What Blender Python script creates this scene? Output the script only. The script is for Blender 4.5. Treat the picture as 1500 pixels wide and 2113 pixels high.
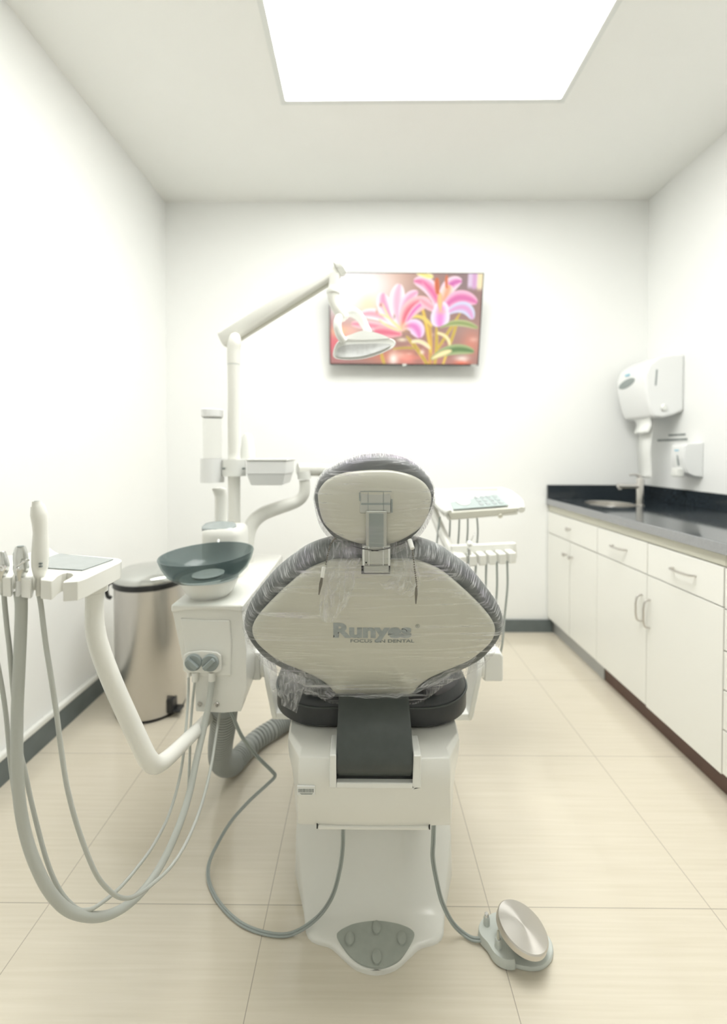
import bpy, bmesh, math, random
import numpy as np
from mathutils import Vector, Matrix, noise
from mathutils.bvhtree import BVHTree
from math import sin, cos, pi, radians, tan, atan2, sqrt
random.seed(7)
for o in list(bpy.data.objects): bpy.data.objects.remove(o)
SC = bpy.context.scene
COL = SC.collection

# ------------------------------------------------------------------ camera
F = 911.0; PX0, PY0 = 742.0, 949.0; CH = 1.2356
YAW, PIT = radians(0.5), radians(1.0)
cam_d = bpy.data.cameras.new('camera'); cam = bpy.data.objects.new('camera', cam_d); COL.objects.link(cam)
cam_d.sensor_fit = 'VERTICAL'; cam_d.sensor_height = 36.0; cam_d.sensor_width = 36.0
cam_d.lens = F / 2113 * 36.0
cam_d.shift_x = (750 - PX0) / 2113; cam_d.shift_y = (PY0 - 1056.5) / 2113
cam_d.clip_start = 0.02
cam.location = (0, 0, CH)
cam.rotation_euler = (radians(90) - PIT, 0, YAW)
cam_d.dof.use_dof = True; cam_d.dof.focus_distance = 0.88; cam_d.dof.aperture_fstop = 1.8
SC.camera = cam
FWD = Vector((-sin(YAW)*cos(PIT), cos(YAW)*cos(PIT), -sin(PIT)))
RGT = Vector((cos(YAW), sin(YAW), 0)); UPV = RGT.cross(FWD)
def ray(px, py): return FWD*F + RGT*(px-PX0) - UPV*(py-PY0)
def P(px, py, Y):
    d = ray(px, py); return Vector((0, 0, CH)) + d*(Y/d.y)
def PZ(px, py, Z):
    d = ray(px, py); return Vector((0, 0, CH)) + d*((Z-CH)/d.z)
def S(n, Y): return n*Y/F

# ------------------------------------------------------------------ light, exposure
W = bpy.data.worlds.new('world'); SC.world = W; W.use_nodes = True
W.node_tree.nodes['Background'].inputs[0].default_value = (0.9, 0.95, 1, 1)
W.node_tree.nodes['Background'].inputs[1].default_value = 0.3
PANEL = 9.0                                    # emission of the ceiling light panel
SC.view_settings.view_transform = 'Standard'; SC.view_settings.look = 'None'
SC.view_settings.exposure = 0.35; SC.view_settings.gamma = 1.0
SC.view_settings.use_curve_mapping = False

# ------------------------------------------------------------------ materials
def mat(name, col, rough=0.5, metal=0.0, spec=0.5, coat=0.0, bump=0.0, bscale=200, var=0.0, vscale=3, emit=None, es=0):
    m = bpy.data.materials.new(name); m.use_nodes = True; nt = m.node_tree; b = nt.nodes['Principled BSDF']
    b.inputs['Base Color'].default_value = (*col, 1); b.inputs['Roughness'].default_value = rough
    b.inputs['Metallic'].default_value = metal; b.inputs['Specular IOR Level'].default_value = spec
    b.inputs['Coat Weight'].default_value = coat; b.inputs['Coat Roughness'].default_value = 0.08
    tc = nt.nodes.new('ShaderNodeTexCoord')
    if bump:
        n = nt.nodes.new('ShaderNodeTexNoise'); n.inputs['Scale'].default_value = bscale
        nt.links.new(tc.outputs['Object'], n.inputs['Vector'])
        bp = nt.nodes.new('ShaderNodeBump'); bp.inputs['Strength'].default_value = bump; bp.inputs['Distance'].default_value = 0.002
        nt.links.new(n.outputs['Fac'], bp.inputs['Height']); nt.links.new(bp.outputs['Normal'], b.inputs['Normal'])
    if var:
        n = nt.nodes.new('ShaderNodeTexNoise'); n.inputs['Scale'].default_value = vscale
        nt.links.new(tc.outputs['Object'], n.inputs['Vector'])
        r = nt.nodes.new('ShaderNodeValToRGB')
        r.color_ramp.elements[0].position = 0.3; r.color_ramp.elements[1].position = 0.7
        r.color_ramp.elements[0].color = (*[c*(1-var) for c in col], 1); r.color_ramp.elements[1].color = (*col, 1)
        nt.links.new(n.outputs['Fac'], r.inputs[0]); nt.links.new(r.outputs[0], b.inputs['Base Color'])
    if emit:
        b.inputs['Emission Color'].default_value = (*emit, 1); b.inputs['Emission Strength'].default_value = es
    return m
M = {}
M['wall'] = mat('wall_paint', (.93, .938, .918), .6, bump=.05, bscale=300, var=.01)
M['ceil'] = mat('ceiling_paint', (.93, .935, .90), .7, var=.01)
M['white'] = mat('white_plastic', (.83, .83, .775), .28, coat=.25, var=.012, vscale=9)
M['shell'] = mat('ivory_shell_plastic', (.60, .595, .51), .3, coat=.2, var=.01, vscale=9)
M['pwhite'] = mat('dispenser_plastic', (.85, .86, .85), .3, var=.01)
M['clean'] = mat('clean_white_enamel', (.85, .86, .82), .25, coat=.3, var=.01)
M['ltgrey'] = mat('pale_grey_plastic', (.62, .66, .62), .4, var=.03, vscale=20)
M['grey'] = mat('mid_grey_plastic', (.30, .34, .33), .45, var=.04, vscale=20)
M['rubber'] = mat('grey_rubber_pad', (.40, .43, .385), .75, bump=.4, bscale=900, var=.06, vscale=60)
M['hose'] = mat('light_grey_hose', (.50, .52, .48), .45, var=.03)
M['hose2'] = mat('darker_grey_hose', (.36, .40, .38), .45, var=.03)
M['corr'] = mat('corrugated_hose', (.36, .38, .36), .5, var=.03)
M['leather'] = mat('black_leatherette', (.028, .032, .034), .33, bump=.25, bscale=700, var=.15, vscale=40)
M['leather2'] = mat('charcoal_cover', (.06, .07, .066), .5, bump=.2, bscale=900, var=.1, vscale=50)
M['edge'] = mat('charcoal_cushion', (.095, .108, .106), .4, bump=.15, bscale=500, var=.3, vscale=25)
M['black'] = mat('black_plastic', (.012, .013, .014), .35, var=.1)
M['steel'] = mat('brushed_steel', (.62, .60, .57), .28, 1.0, bump=.03, bscale=400, var=.04)
M['chrome'] = mat('chrome', (.75, .75, .74), .12, 1.0, var=.02)
M['clipmetal'] = mat('aged_clip_metal', (.20, .185, .16), .35, .7, var=.15, vscale=80)
M['satin'] = mat('satin_aluminium', (.66, .67, .65), .22, 1.0, var=.03, vscale=30)
M['alu'] = mat('bracket_aluminium', (.50, .51, .475), .38, .55, var=.04, vscale=30)
M['skirt'] = mat('slate_baseboard', (.145, .17, .17), .5, var=.15, vscale=12)
M['granite'] = mat('dark_granite', (.032, .042, .05), .07, spec=.6, coat=.2, var=.35, vscale=120)
M['gredge'] = mat('worktop_edge', (.36, .37, .38), .3, var=.15, vscale=150)
M['cab'] = mat('cabinet_laminate', (.89, .89, .84), .35, var=.01)
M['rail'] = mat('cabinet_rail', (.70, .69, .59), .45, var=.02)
M['seam'] = mat('cabinet_edge_band', (.56, .53, .38), .5, var=.05)
M['kickg'] = mat('grey_kick', (.50, .51, .50), .4, var=.04)
M['kickb'] = mat('brown_kick', (.16, .095, .075), .5, var=.2, vscale=10)
M['ink'] = mat('grey_print', (.20, .23, .22), .4, var=.05)
M['inkl'] = mat('pale_print', (.38, .42, .42), .4, var=.2, vscale=90)
M['dark'] = mat('dark_gap', (.01, .012, .012), .6, var=.1)
M['paper'] = mat('paper', (.84, .85, .82), .8, var=.01)
M['blue'] = mat('blue_print', (.30, .62, .78), .5, var=.03)
M['red'] = mat('red_print', (.7, .2, .22), .5, var=.03)
M['frame'] = mat('panel_frame', (.80, .82, .79), .45, var=.01)
M['lens'] = mat('lamp_lens', (.80, .82, .82), .15, spec=.8, coat=.5, var=.3, vscale=30)
M['screen'] = mat('grey_display', (.33, .37, .365), .2, coat=.3, var=.06, vscale=40)
M['lcd'] = mat('pale_display', (.42, .49, .48), .25, var=.05, vscale=20)

m = bpy.data.materials.new('light_diffuser'); m.use_nodes = True
b = m.node_tree.nodes['Principled BSDF']; b.inputs['Base Color'].default_value = (.9, .9, .9, 1)
b.inputs['Emission Color'].default_value = (1.0, 1.0, .975, 1); b.inputs['Emission Strength'].default_value = PANEL
M['panel'] = m

def glassy(name, tint, dcol, fac, rough=.12):
    m = bpy.data.materials.new(name); m.use_nodes = True; nt = m.node_tree
    b = nt.nodes['Principled BSDF']; out = nt.nodes['Material Output']
    b.inputs['Base Color'].default_value = (*dcol, 1); b.inputs['Roughness'].default_value = rough
    t = nt.nodes.new('ShaderNodeBsdfTransparent'); t.inputs[0].default_value = (*tint, 1)
    mx = nt.nodes.new('ShaderNodeMixShader'); mx.inputs[0].default_value = fac
    nt.links.new(t.outputs[0], mx.inputs[1]); nt.links.new(b.outputs[0], mx.inputs[2]); nt.links.new(mx.outputs[0], out.inputs[0])
    return m
M['smoke'] = glassy('smoked_plastic', (.74, .80, .80), (.095, .125, .13), .41)
M['clear'] = glassy('clear_plastic', (.99, .99, .985), (.8, .82, .8), .06)

def film(name, base, gain, su, sv, tint=(.88, .89, .89), contrast=(.5, .8), inner=None, lilac=.0, bump=.08):
    """thin cling film: streaks follow the uv (pulled) direction at the rim, run level across the flat inner part"""
    m = bpy.data.materials.new(name); m.use_nodes = True; nt = m.node_tree; L = nt.links.new
    b = nt.nodes['Principled BSDF']; out = nt.nodes['Material Output']
    b.inputs['Roughness'].default_value = .28; b.inputs['Coat Weight'].default_value = .12; b.inputs['Coat Roughness'].default_value = .12; b.inputs['Specular IOR Level'].default_value = .3
    uv = nt.nodes.new('ShaderNodeUVMap'); tc = nt.nodes.new('ShaderNodeTexCoord')
    def streak(vec, sc, f0, f1, lo, hi, dist=.5):
        mp = nt.nodes.new('ShaderNodeMapping'); mp.inputs['Scale'].default_value = sc; L(vec, mp.inputs[0])
        n = nt.nodes.new('ShaderNodeTexNoise'); n.inputs['Scale'].default_value = 1; n.inputs['Detail'].default_value = 5
        n.inputs['Roughness'].default_value = .65; n.inputs['Distortion'].default_value = dist; L(mp.outputs[0], n.inputs['Vector'])
        r = nt.nodes.new('ShaderNodeMapRange'); r.inputs['From Min'].default_value = f0; r.inputs['From Max'].default_value = f1
        r.inputs['To Min'].default_value = lo; r.inputs['To Max'].default_value = hi; L(n.outputs['Fac'], r.inputs['Value'])
        return n.outputs['Fac'], r.outputs[0]
    n1, fac = streak(uv.outputs[0], (su, sv, 1), contrast[0], contrast[1], base, gain)
    if inner:
        n2, f2 = streak(tc.outputs['Object'], inner[0], .5, .78, inner[1], inner[2], 1.2)
        sp = nt.nodes.new('ShaderNodeSeparateXYZ'); L(uv.outputs[0], sp.inputs[0])
        mr = nt.nodes.new('ShaderNodeMapRange'); mr.inputs['From Min'].default_value = .5; mr.inputs['From Max'].default_value = .66; L(sp.outputs[1], mr.inputs['Value'])
        side = nt.nodes.new('ShaderNodeMapRange'); side.inputs['From Min'].default_value = .05; side.inputs['From Max'].default_value = .45
        side.inputs['To Min'].default_value = .25; L(sp.outputs[1], side.inputs['Value'])
        ml = nt.nodes.new('ShaderNodeMath'); ml.operation = 'MULTIPLY'; L(f2, ml.inputs[0]); L(side.outputs[0], ml.inputs[1])
        mm = nt.nodes.new('ShaderNodeMix'); L(mr.outputs[0], mm.inputs[0]); L(ml.outputs[0], mm.inputs[2]); L(fac, mm.inputs[3]); fac = mm.outputs[0]
    t = nt.nodes.new('ShaderNodeBsdfTransparent'); mx = nt.nodes.new('ShaderNodeMixShader')
    n2_ = nt.nodes.new('ShaderNodeTexNoise'); n2_.inputs['Scale'].default_value = 14; n2_.inputs['Detail'].default_value = 1; L(tc.outputs['Object'], n2_.inputs['Vector'])
    cr = nt.nodes.new('ShaderNodeValToRGB'); cr.color_ramp.elements[0].position = .52; cr.color_ramp.elements[1].position = .64
    cr.color_ramp.elements[0].color = (*tint, 1); cr.color_ramp.elements[1].color = (tint[0]*(1-.08*lilac), tint[1]*(1-.16*lilac), tint[2]*(1+.03*lilac), 1)
    L(n2_.outputs['Fac'], cr.inputs[0]); L(cr.outputs[0], b.inputs['Base Color'])
    tr = nt.nodes.new('ShaderNodeBsdfTranslucent'); L(cr.outputs[0], tr.inputs[0]); mt = nt.nodes.new('ShaderNodeMixShader'); mt.inputs[0].default_value = .12
    L(b.outputs[0], mt.inputs[1]); L(tr.outputs[0], mt.inputs[2])
    L(fac, mx.inputs[0]); L(t.outputs[0], mx.inputs[1]); L(mt.outputs[0], mx.inputs[2]); L(mx.outputs[0], out.inputs[0])
    return m
M['film'] = film('cling_film', .10, .8, 420, 2.5, contrast=(.46, .78), inner=((4, 4, 85), .04, .85), lilac=.5)
M['filmh'] = film('cling_film_headrest', .22, .95, 330, 4.0, tint=(.90, .90, .915), contrast=(.42, .72), inner=((7, 7, 90), .12, .55), lilac=.6)
M['filmf'] = film('cling_film_loose', .10, .6, 9, 3.5, contrast=(.45, .74), lilac=.3, bump=.25)

# floor: 60 cm tiles with faint streaks
m = bpy.data.materials.new('floor_tiles'); m.use_nodes = True; nt = m.node_tree; L = nt.links.new
b = nt.nodes['Principled BSDF']; b.inputs['Roughness'].default_value = .13; b.inputs['Coat Weight'].default_value = .25
b.inputs['Coat Roughness'].default_value = .06
tc = nt.nodes.new('ShaderNodeTexCoord')
TX, TY = PZ(1008, 1870, 0).x, PZ(750, 1869, 0).y
def line_mask(axis, off, w):
    sp = nt.nodes.new('ShaderNodeSeparateXYZ'); L(tc.outputs['Object'], sp.inputs[0])
    a = nt.nodes.new('ShaderNodeMath'); a.operation = 'SUBTRACT'; L(sp.outputs[axis], a.inputs[0]); a.inputs[1].default_value = off-.3
    mo = nt.nodes.new('ShaderNodeMath'); mo.operation = 'FLOORED_MODULO'; L(a.outputs[0], mo.inputs[0]); mo.inputs[1].default_value = .6
    s2 = nt.nodes.new('ShaderNodeMath'); s2.operation = 'SUBTRACT'; L(mo.outputs[0], s2.inputs[0]); s2.inputs[1].default_value = .3
    ab = nt.nodes.new('ShaderNodeMath'); ab.operation = 'ABSOLUTE'; L(s2.outputs[0], ab.inputs[0])
    lt = nt.nodes.new('ShaderNodeMath'); lt.operation = 'LESS_THAN'; L(ab.outputs[0], lt.inputs[0]); lt.inputs[1].default_value = w
    return lt.outputs[0]
mx = nt.nodes.new('ShaderNodeMath'); mx.operation = 'MAXIMUM'
L(line_mask(0, TX, .0011), mx.inputs[0]); L(line_mask(1, TY, .0011), mx.inputs[1])
mp = nt.nodes.new('ShaderNodeMapping'); mp.inputs['Scale'].default_value = (3.2, 110, 1); L(tc.outputs['Object'], mp.inputs[0])
n = nt.nodes.new('ShaderNodeTexNoise'); n.inputs['Scale'].default_value = 1; n.inputs['Detail'].default_value = 6; L(mp.outputs[0], n.inputs['Vector'])
cr = nt.nodes.new('ShaderNodeValToRGB'); cr.color_ramp.elements[0].position = .3; cr.color_ramp.elements[1].position = .7
cr.color_ramp.elements[0].color = (.68, .625, .505, 1); cr.color_ramp.elements[1].color = (.735, .68, .565, 1); L(n.outputs['Fac'], cr.inputs[0])
mc = nt.nodes.new('ShaderNodeMix'); mc.data_type = 'RGBA'; L(mx.outputs[0], mc.inputs[0]); L(cr.outputs[0], mc.inputs[6])
mc.inputs[7].default_value = (.42, .38, .31, 1); L(mc.outputs[2], b.inputs['Base Color'])
bp = nt.nodes.new('ShaderNodeBump'); bp.inputs['Strength'].default_value = .05; bp.inputs['Distance'].default_value = .001
L(n.outputs['Fac'], bp.inputs['Height']); L(bp.outputs[0], b.inputs['Normal'])
M['floor'] = m

# brushed disc with radial glints
m = bpy.data.materials.new('spun_steel'); m.use_nodes = True; nt = m.node_tree; b = nt.nodes['Principled BSDF']
b.inputs['Metallic'].default_value = 1; b.inputs['Base Color'].default_value = (.66, .635, .60, 1); b.inputs['Roughness'].default_value = .3
b.inputs['Anisotropic'].default_value = .9
tg = nt.nodes.new('ShaderNodeTangent'); tg.direction_type = 'RADIAL'; tg.axis = 'Z'; nt.links.new(tg.outputs[0], b.inputs['Tangent'])
n = nt.nodes.new('ShaderNodeTexNoise'); n.inputs['Scale'].default_value = 30
bp = nt.nodes.new('ShaderNodeBump'); bp.inputs['Strength'].default_value = .02; nt.links.new(n.outputs[0], bp.inputs['Height']); nt.links.new(bp.outputs[0], b.inputs['Normal'])
M['spun'] = m

# ------------------------------------------------------------------ helpers
def thing(name, label, cat, loc=(0, 0, 0), group=None):
    o = bpy.data.objects.new(name, None); o.empty_display_size = .05; COL.objects.link(o); o.location = loc
    o['label'] = label; o['category'] = cat
    if group: o['group'] = group
    return o
def tag(o, label, cat, group=None):
    o['label'] = label; o['category'] = cat
    if group: o['group'] = group
    return o
def obj(name, bm, m, parent=None, smooth=True, bevel=0, seg=2, sub=0, label=None, solid=0, angle=40):
    bmesh.ops.recalc_face_normals(bm, faces=bm.faces)
    me = bpy.data.meshes.new(name); bm.to_mesh(me); bm.free()
    o = bpy.data.objects.new(name, me); COL.objects.link(o)
    for mm in (m if isinstance(m, (list, tuple)) else [m]): me.materials.append(mm)
    if smooth:
        for p in me.polygons: p.use_smooth = True
        if hasattr(me, 'set_sharp_from_angle'): me.set_sharp_from_angle(angle=radians(angle))
    if solid:
        s = o.modifiers.new('solid', 'SOLIDIFY'); s.thickness = solid; s.offset = 0
    if sub:
        s = o.modifiers.new('sub', 'SUBSURF'); s.levels = sub; s.render_levels = sub
    if bevel:
        s = o.modifiers.new('bevel', 'BEVEL'); s.width = bevel; s.segments = seg; s.limit_method = 'ANGLE'; s.angle_limit = radians(30)
        s.harden_normals = True
    if parent is not None:
        o.parent = parent
        if parent.type == 'EMPTY': o.matrix_parent_inverse = Matrix.Translation(-Vector(parent.location))
    if label: o['label'] = label
    return o
def struct(name, bm, m, **k):
    o = obj(name, bm, m, **k); o['kind'] = 'structure'; return o
def B(): return bmesh.new()
def box(bm, x0, x1, y0, y1, z0, z1):
    v = [bm.verts.new((x, y, z)) for x in (x0, x1) for y in (y0, y1) for z in (z0, z1)]
    for f in ((0, 1, 3, 2), (4, 6, 7, 5), (0, 4, 5, 1), (2, 3, 7, 6), (0, 2, 6, 4), (1, 5, 7, 3)): bm.faces.new([v[i] for i in f])
    return bm
def loft(bm, rings, cap=True, closed=True):
    vr = [[bm.verts.new(p) for p in r] for r in rings]
    n = len(vr[0])
    for a, c in zip(vr[:-1], vr[1:]):
        for i in range(n if closed else n-1):
            j = (i+1) % n
            bm.faces.new((a[i], a[j], c[j], c[i]))
    if cap:
        bm.faces.new(vr[0][::-1]); bm.faces.new(vr[-1])
    return vr
def catmull(pts, n=8):
    pts = [Vector(p) for p in pts]; out = []
    q = [pts[0]*2-pts[1]] + pts + [pts[-1]*2-pts[-2]]
    for i in range(1, len(q)-2):
        p0, p1, p2, p3 = q[i-1:i+3]
        for k in range(n):
            t = k/n
            out.append(.5*((2*p1)+(p2-p0)*t+(2*p0-5*p1+4*p2-p3)*t*t+(3*p1-p0-3*p2+p3)*t**3))
    out.append(pts[-1]); return out
def tube(bm, pts, rad, seg=12, smooth=8, cap=True):
    """swept round tube; rad is a number or one radius per control point"""
    pts = [Vector(p) for p in pts]
    rs = rad if isinstance(rad, (list, tuple)) else [rad]*len(pts)
    if smooth and len(pts) > 2:
        q = catmull([Vector((*p, 0)).to_3d() for p in pts], smooth)
        r2 = []
        for i in range(len(pts)-1):
            for k in range(smooth): r2.append(rs[i]+(rs[i+1]-rs[i])*k/smooth)
        r2.append(rs[-1]); pts, rs = q, r2
    rings = []; T0 = (pts[1]-pts[0]).normalized()
    N = T0.orthogonal().normalized(); prev = T0
    for i, p in enumerate(pts):
        T = (pts[min(i+1, len(pts)-1)]-pts[max(i-1, 0)]).normalized()
        ax = prev.cross(T)
        if ax.length > 1e-6: N = Matrix.Rotation(prev.angle(T), 3, ax.normalized()) @ N
        prev = T; Bn = T.cross(N).normalized(); N = Bn.cross(T).normalized()
        rings.append([p+(N*cos(2*pi*k/seg)+Bn*sin(2*pi*k/seg))*rs[i] for k in range(seg)])
    loft(bm, rings, cap); return bm
def lathe(bm, prof, seg=32, mtx=None, cap=False):
    """prof = [(r, z)...] about local z"""
    mtx = mtx or Matrix.Identity(4); rings = []
    for r, z in prof:
        rings.append([mtx @ Vector((r*cos(2*pi*k/seg), r*sin(2*pi*k/seg), z)) for k in range(seg)])
    vr = loft(bm, rings, cap=False)
    if prof[0][0] < 1e-4 or cap: bmesh.ops.contextual_create(bm, geom=vr[0]) if prof[0][0] > 1e-4 else None
    if cap:
        if prof[-1][0] > 1e-4: bm.faces.new(vr[-1])
    bmesh.ops.remove_doubles(bm, verts=bm.verts, dist=1e-6)
    return bm
def TR(x, y, z, rx=0, ry=0, rz=0):
    return Matrix.Translation((x, y, z)) @ Matrix.Rotation(rz, 4, 'Z') @ Matrix.Rotation(ry, 4, 'Y') @ Matrix.Rotation(rx, 4, 'X')
def cyl(bm, p, q, r, seg=20, r2=None):
    return tube(bm, [p, q], [r, r if r2 is None else r2], seg, 0)
def prism(bm, pts, d):
    """polygon pts (3d) extruded by vector d"""
    d = Vector(d); loft(bm, [[Vector(p) for p in pts], [Vector(p)+d for p in pts]]); return bm
def smooth_loop(pts, n=5):
    pts = [Vector(p) for p in pts]; N = len(pts); out = []
    for i in range(N):
        p0, p1, p2, p3 = pts[i-1], pts[i], pts[(i+1) % N], pts[(i+2) % N]
        for k in range(n):
            t = k/n
            out.append(.5*((2*p1)+(p2-p0)*t+(2*p0-5*p1+4*p2-p3)*t*t+(3*p1-p0-3*p2+p3)*t**3))
    return out
def dome(bm, loop, cen, nrm, layers):
    """rings of the loop scaled about its centre and pushed along the normal"""
    nrm = Vector(nrm).normalized(); cen = Vector(cen); rings = []
    for s, off in layers:
        if s > 1e-4: rings.append([cen+(p-cen)*s+nrm*off for p in loop])
    vr = loft(bm, rings, cap=False); n = len(loop)
    for idx, (ring, lay) in enumerate(((vr[0], layers[0]), (vr[-1], layers[-1]))):
        c = bm.verts.new(cen+nrm*(lay[1])) 
        for i in range(n): bm.faces.new((ring[i], ring[(i+1) % n], c))
    return bm
def ell(cx, cy, rx, ry, z, n=32, p=2.0):
    out = []
    for k in range(n):
        a = 2*pi*k/n; c, s = cos(a), sin(a)
        out.append(Vector((cx+rx*math.copysign(abs(c)**(2/p), c), cy+ry*math.copysign(abs(s)**(2/p), s), z)))
    return out
def text(name, body, m, parent, loc, rot, width, bold=.0, sx=1.0, extrude=.0004, target=None, label=None, ray_dir=None):
    cu = bpy.data.curves.new(name, 'FONT'); cu.body = body; cu.align_x = 'CENTER'; cu.size = 1.0; cu.offset = bold; cu.resolution_u = 3
    t = bpy.data.objects.new('tmp_text', cu); COL.objects.link(t)
    dg = bpy.context.evaluated_depsgraph_get(); me = bpy.data.meshes.new_from_object(t.evaluated_get(dg))
    bpy.data.objects.remove(t); bpy.data.curves.remove(cu)
    xs = [v.co.x for v in me.vertices]; k = width/(max(xs)-min(xs)); off = (max(xs)+min(xs))/2
    bm = B(); bm.from_mesh(me)
    bmesh.ops.subdivide_edges(bm, edges=[e for e in bm.edges if e.calc_length() > .15], cuts=2)
    bmesh.ops.triangulate(bm, faces=bm.faces)
    R = Matrix.Translation(loc) @ rot
    for v in bm.verts:
        v.co = R @ Vector(((v.co.x-off)*k, v.co.y*k*sx, 0))
        if target:
            hit = target.ray_cast(v.co-Vector(ray_dir)*.1, Vector(ray_dir))
            if hit[0] is not None: v.co = hit[0]-Vector(ray_dir)*.0006
    return obj(name, bm, m, parent, smooth=False, label=label)

CX = .025        # chair centre line
# ================================================================== THE ROOM
XL, XR, YB, YF, ZC = -1.354, 1.926, 3.03, -1.6, 2.94
struct('floor', box(B(), XL-.1, XR+.1, YF-.1, YB+.1, -.08, 0), M['floor'], smooth=False)
PXa, PXb, PYa, PYb = -.380, .952, .72, 2.165
bm = B()
for a in ((XL-.1, PXa, YF-.1, YB+.1), (PXb, XR+.1, YF-.1, YB+.1), (PXa, PXb, YF-.1, PYa), (PXa, PXb, PYb, YB+.1)):
    box(bm, a[0], a[1], a[2], a[3], ZC, ZC+.1)
struct('ceiling', bm, M['ceil'], smooth=False)
struct('wall_back', box(B(), XL-.1, XR+.1, YB, YB+.1, 0, ZC), M['wall'], smooth=False)
struct('wall_left', box(B(), XL-.1, XL, YF, YB, 0, ZC), M['wall'], smooth=False)
struct('wall_right', box(B(), XR, XR+.1, YF, YB, 0, ZC), M['wall'], smooth=False)
struct('wall_front', box(B(), XL-.1, XR+.1, YF-.1, YF, 0, ZC), M['wall'], smooth=False)
struct('baseboard_back', box(B(), XL+.018, 1.30, YB-.014, YB, 0, .086), M['skirt'], smooth=False, bevel=.002)
struct('baseboard_left', box(B(), XL, XL+.018, YF, YB-.014, 0, .092), M['skirt'], smooth=False, bevel=.002)
bm = B(); box(bm, XL, XL+.022, YF, YB-.014, .092, .122)
struct('trim_1', bm, M['clean'], bevel=.01, seg=4)
struct('trim_2', box(B(), .035, .05, YB-.006, YB, 1.2, 1.83), M['wall'], smooth=False, bevel=.002)

t = thing('ceiling_light_panel', 'large square white glowing light panel recessed in the ceiling', 'ceiling light', ((PXa+PXb)/2, (PYa+PYb)/2, ZC))
bm = B(); w = .022
for a in ((PXa-w, PXa+.004, PYa-w, PYb+w), (PXb-.004, PXb+w, PYa-w, PYb+w), (PXa, PXb, PYa-w, PYa+.004), (PXa, PXb, PYb-.004, PYb+w)):
    box(bm, a[0], a[1], a[2], a[3], ZC-.006, ZC+.012)
obj('frame', bm, M['frame'], t, smooth=False)
obj('diffuser', box(B(), PXa, PXb, PYa, PYb, ZC+.004, ZC+.012), M['panel'], t, smooth=False)

# ================================================================== TELEVISION (leans forward, emissive picture)
tvTL, tvTR = P(678, 562, 2.82), P(998, 563.5, 2.82); tvBL, tvBR = P(681, 752.5, 2.935), P(987, 754.5, 2.935)
c = (tvTL+tvTR+tvBL+tvBR)/4; ux = ((tvTR-tvTL)+(tvBR-tvBL)).normalized(); uy = ((tvTL-tvBL)+(tvTR-tvBR)).normalized(); uy = (uy-ux*uy.dot(ux)).normalized()
un = ux.cross(uy).normalized()
if un.y > 0: un = -un
TW = ((tvTR-tvTL).length+(tvBR-tvBL).length)/2; TH = ((tvTL-tvBL).length+(tvTR-tvBR).length)/2
def tvp(u, v, d=0): return c+ux*(u*TW/2)+uy*(v*TH/2)+un*d
t = thing('television', 'wall-mounted flat television showing pink lilies, tilted forward', 'television', tvp(0, 0, -.05))
def tvbox(bm, u0, u1, v0, v1, d0, d1):
    loft(bm, [[tvp(u0, v0, d), tvp(u1, v0, d), tvp(u1, v1, d), tvp(u0, v1, d)] for d in (d0, d1)])
bm = B(); tvbox(bm, -1, 1, -1, 1, -.022, 0); tvbox(bm, -.7, .7, -.8, .5, -.035, -.02); obj('casing', bm, M['black'], t, smooth=False)
bm = B(); f = .012; fv = .022
for a in ((-1, -1+f, -1, 1), (1-f, 1, -1, 1), (-1, 1, 1-fv*.7, 1), (-1, 1, -1, -1+fv*1.3)): tvbox(bm, *a, 0, .004)
obj('bezel', bm, M['black'], t, smooth=False)
bm = B(); tvbox(bm, -.02, .035, -1.018, -.972, .001, .006); obj('logo_badge', bm, M['ltgrey'], t, smooth=False, label='small pale badge under the screen')
bm = B(); tvbox(bm, .9, .985, -.995, -.975, .004, .0045); obj('sticker', bm, M['ltgrey'], t, smooth=False, label='tiny pale sticker')
bm = B(); 
q = tvp(0, -.3, -.034); box(bm, q.x-.2, q.x+.2, q.y, YB-.002, q.z-.02, q.z+.02); q = tvp(0, .3, -.034); box(bm, q.x-.2, q.x+.2, q.y, YB-.002, q.z-.02, q.z+.02)
obj('wall_bracket', bm, M['black'], t, smooth=False)
# the picture on the screen, painted into vertex colours of a fine grid
NU, NV = 300, 172
U, V = np.meshgrid(np.linspace(158, 1402, NU), np.linspace(105, 822, NV))
def ss(a, b_, x): x = np.clip((x-a)/(b_-a), 0, 1); return x*x*(3-2*x)
img = np.zeros((NV, NU, 3))
rng = np.random.RandomState(3)
img[:] = (150, 112, 104)
def lay(mask, col):
    global img
    col = np.array(col, float); img = img*(1-mask[..., None])+(col if col.ndim == 3 else col[None, None])*mask[..., None]
def blob(x, y, rx, ry, col, k=1.0): lay(k*np.exp(-(((U-x)/rx)**2+((V-y)/ry)**2)), col)
blob(600, 150, 260, 160, (205, 150, 120)); blob(700, 420, 260, 120, (190, 140, 110), .6)
blob(1300, 620, 160, 60, (128, 108, 100)); blob(1280, 560, 200, 90, (165, 135, 125), .7); blob(900, 430, 120, 90, (140, 110, 92), .7)
blob(1000, 700, 300, 120, (176, 120, 108), .8); blob(1340, 650, 90, 110, (222, 130, 105), .8); blob(700, 760, 260, 60, (214, 120, 88), .8)
blob(1270, 810, 70, 30, (232, 92, 62), .9); blob(880, 800, 220, 50, (222, 120, 110), .7); blob(800, 770, 60, 30, (250, 150, 130), .8)
blob(1240, 170, 120, 140, (128, 106, 108), .8)
blob(340, 230, 330, 230, (255, 250, 245), 1.0); blob(300, 200, 300, 190, (255, 255, 255), 1.0); blob(470, 350, 90, 90, (255, 224, 170), .7)
blob(200, 650, 140, 130, (226, 96, 108), .9); blob(320, 560, 120, 70, (250, 190, 170), .8); blob(230, 560, 60, 40, (255, 210, 140), .8)
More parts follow.
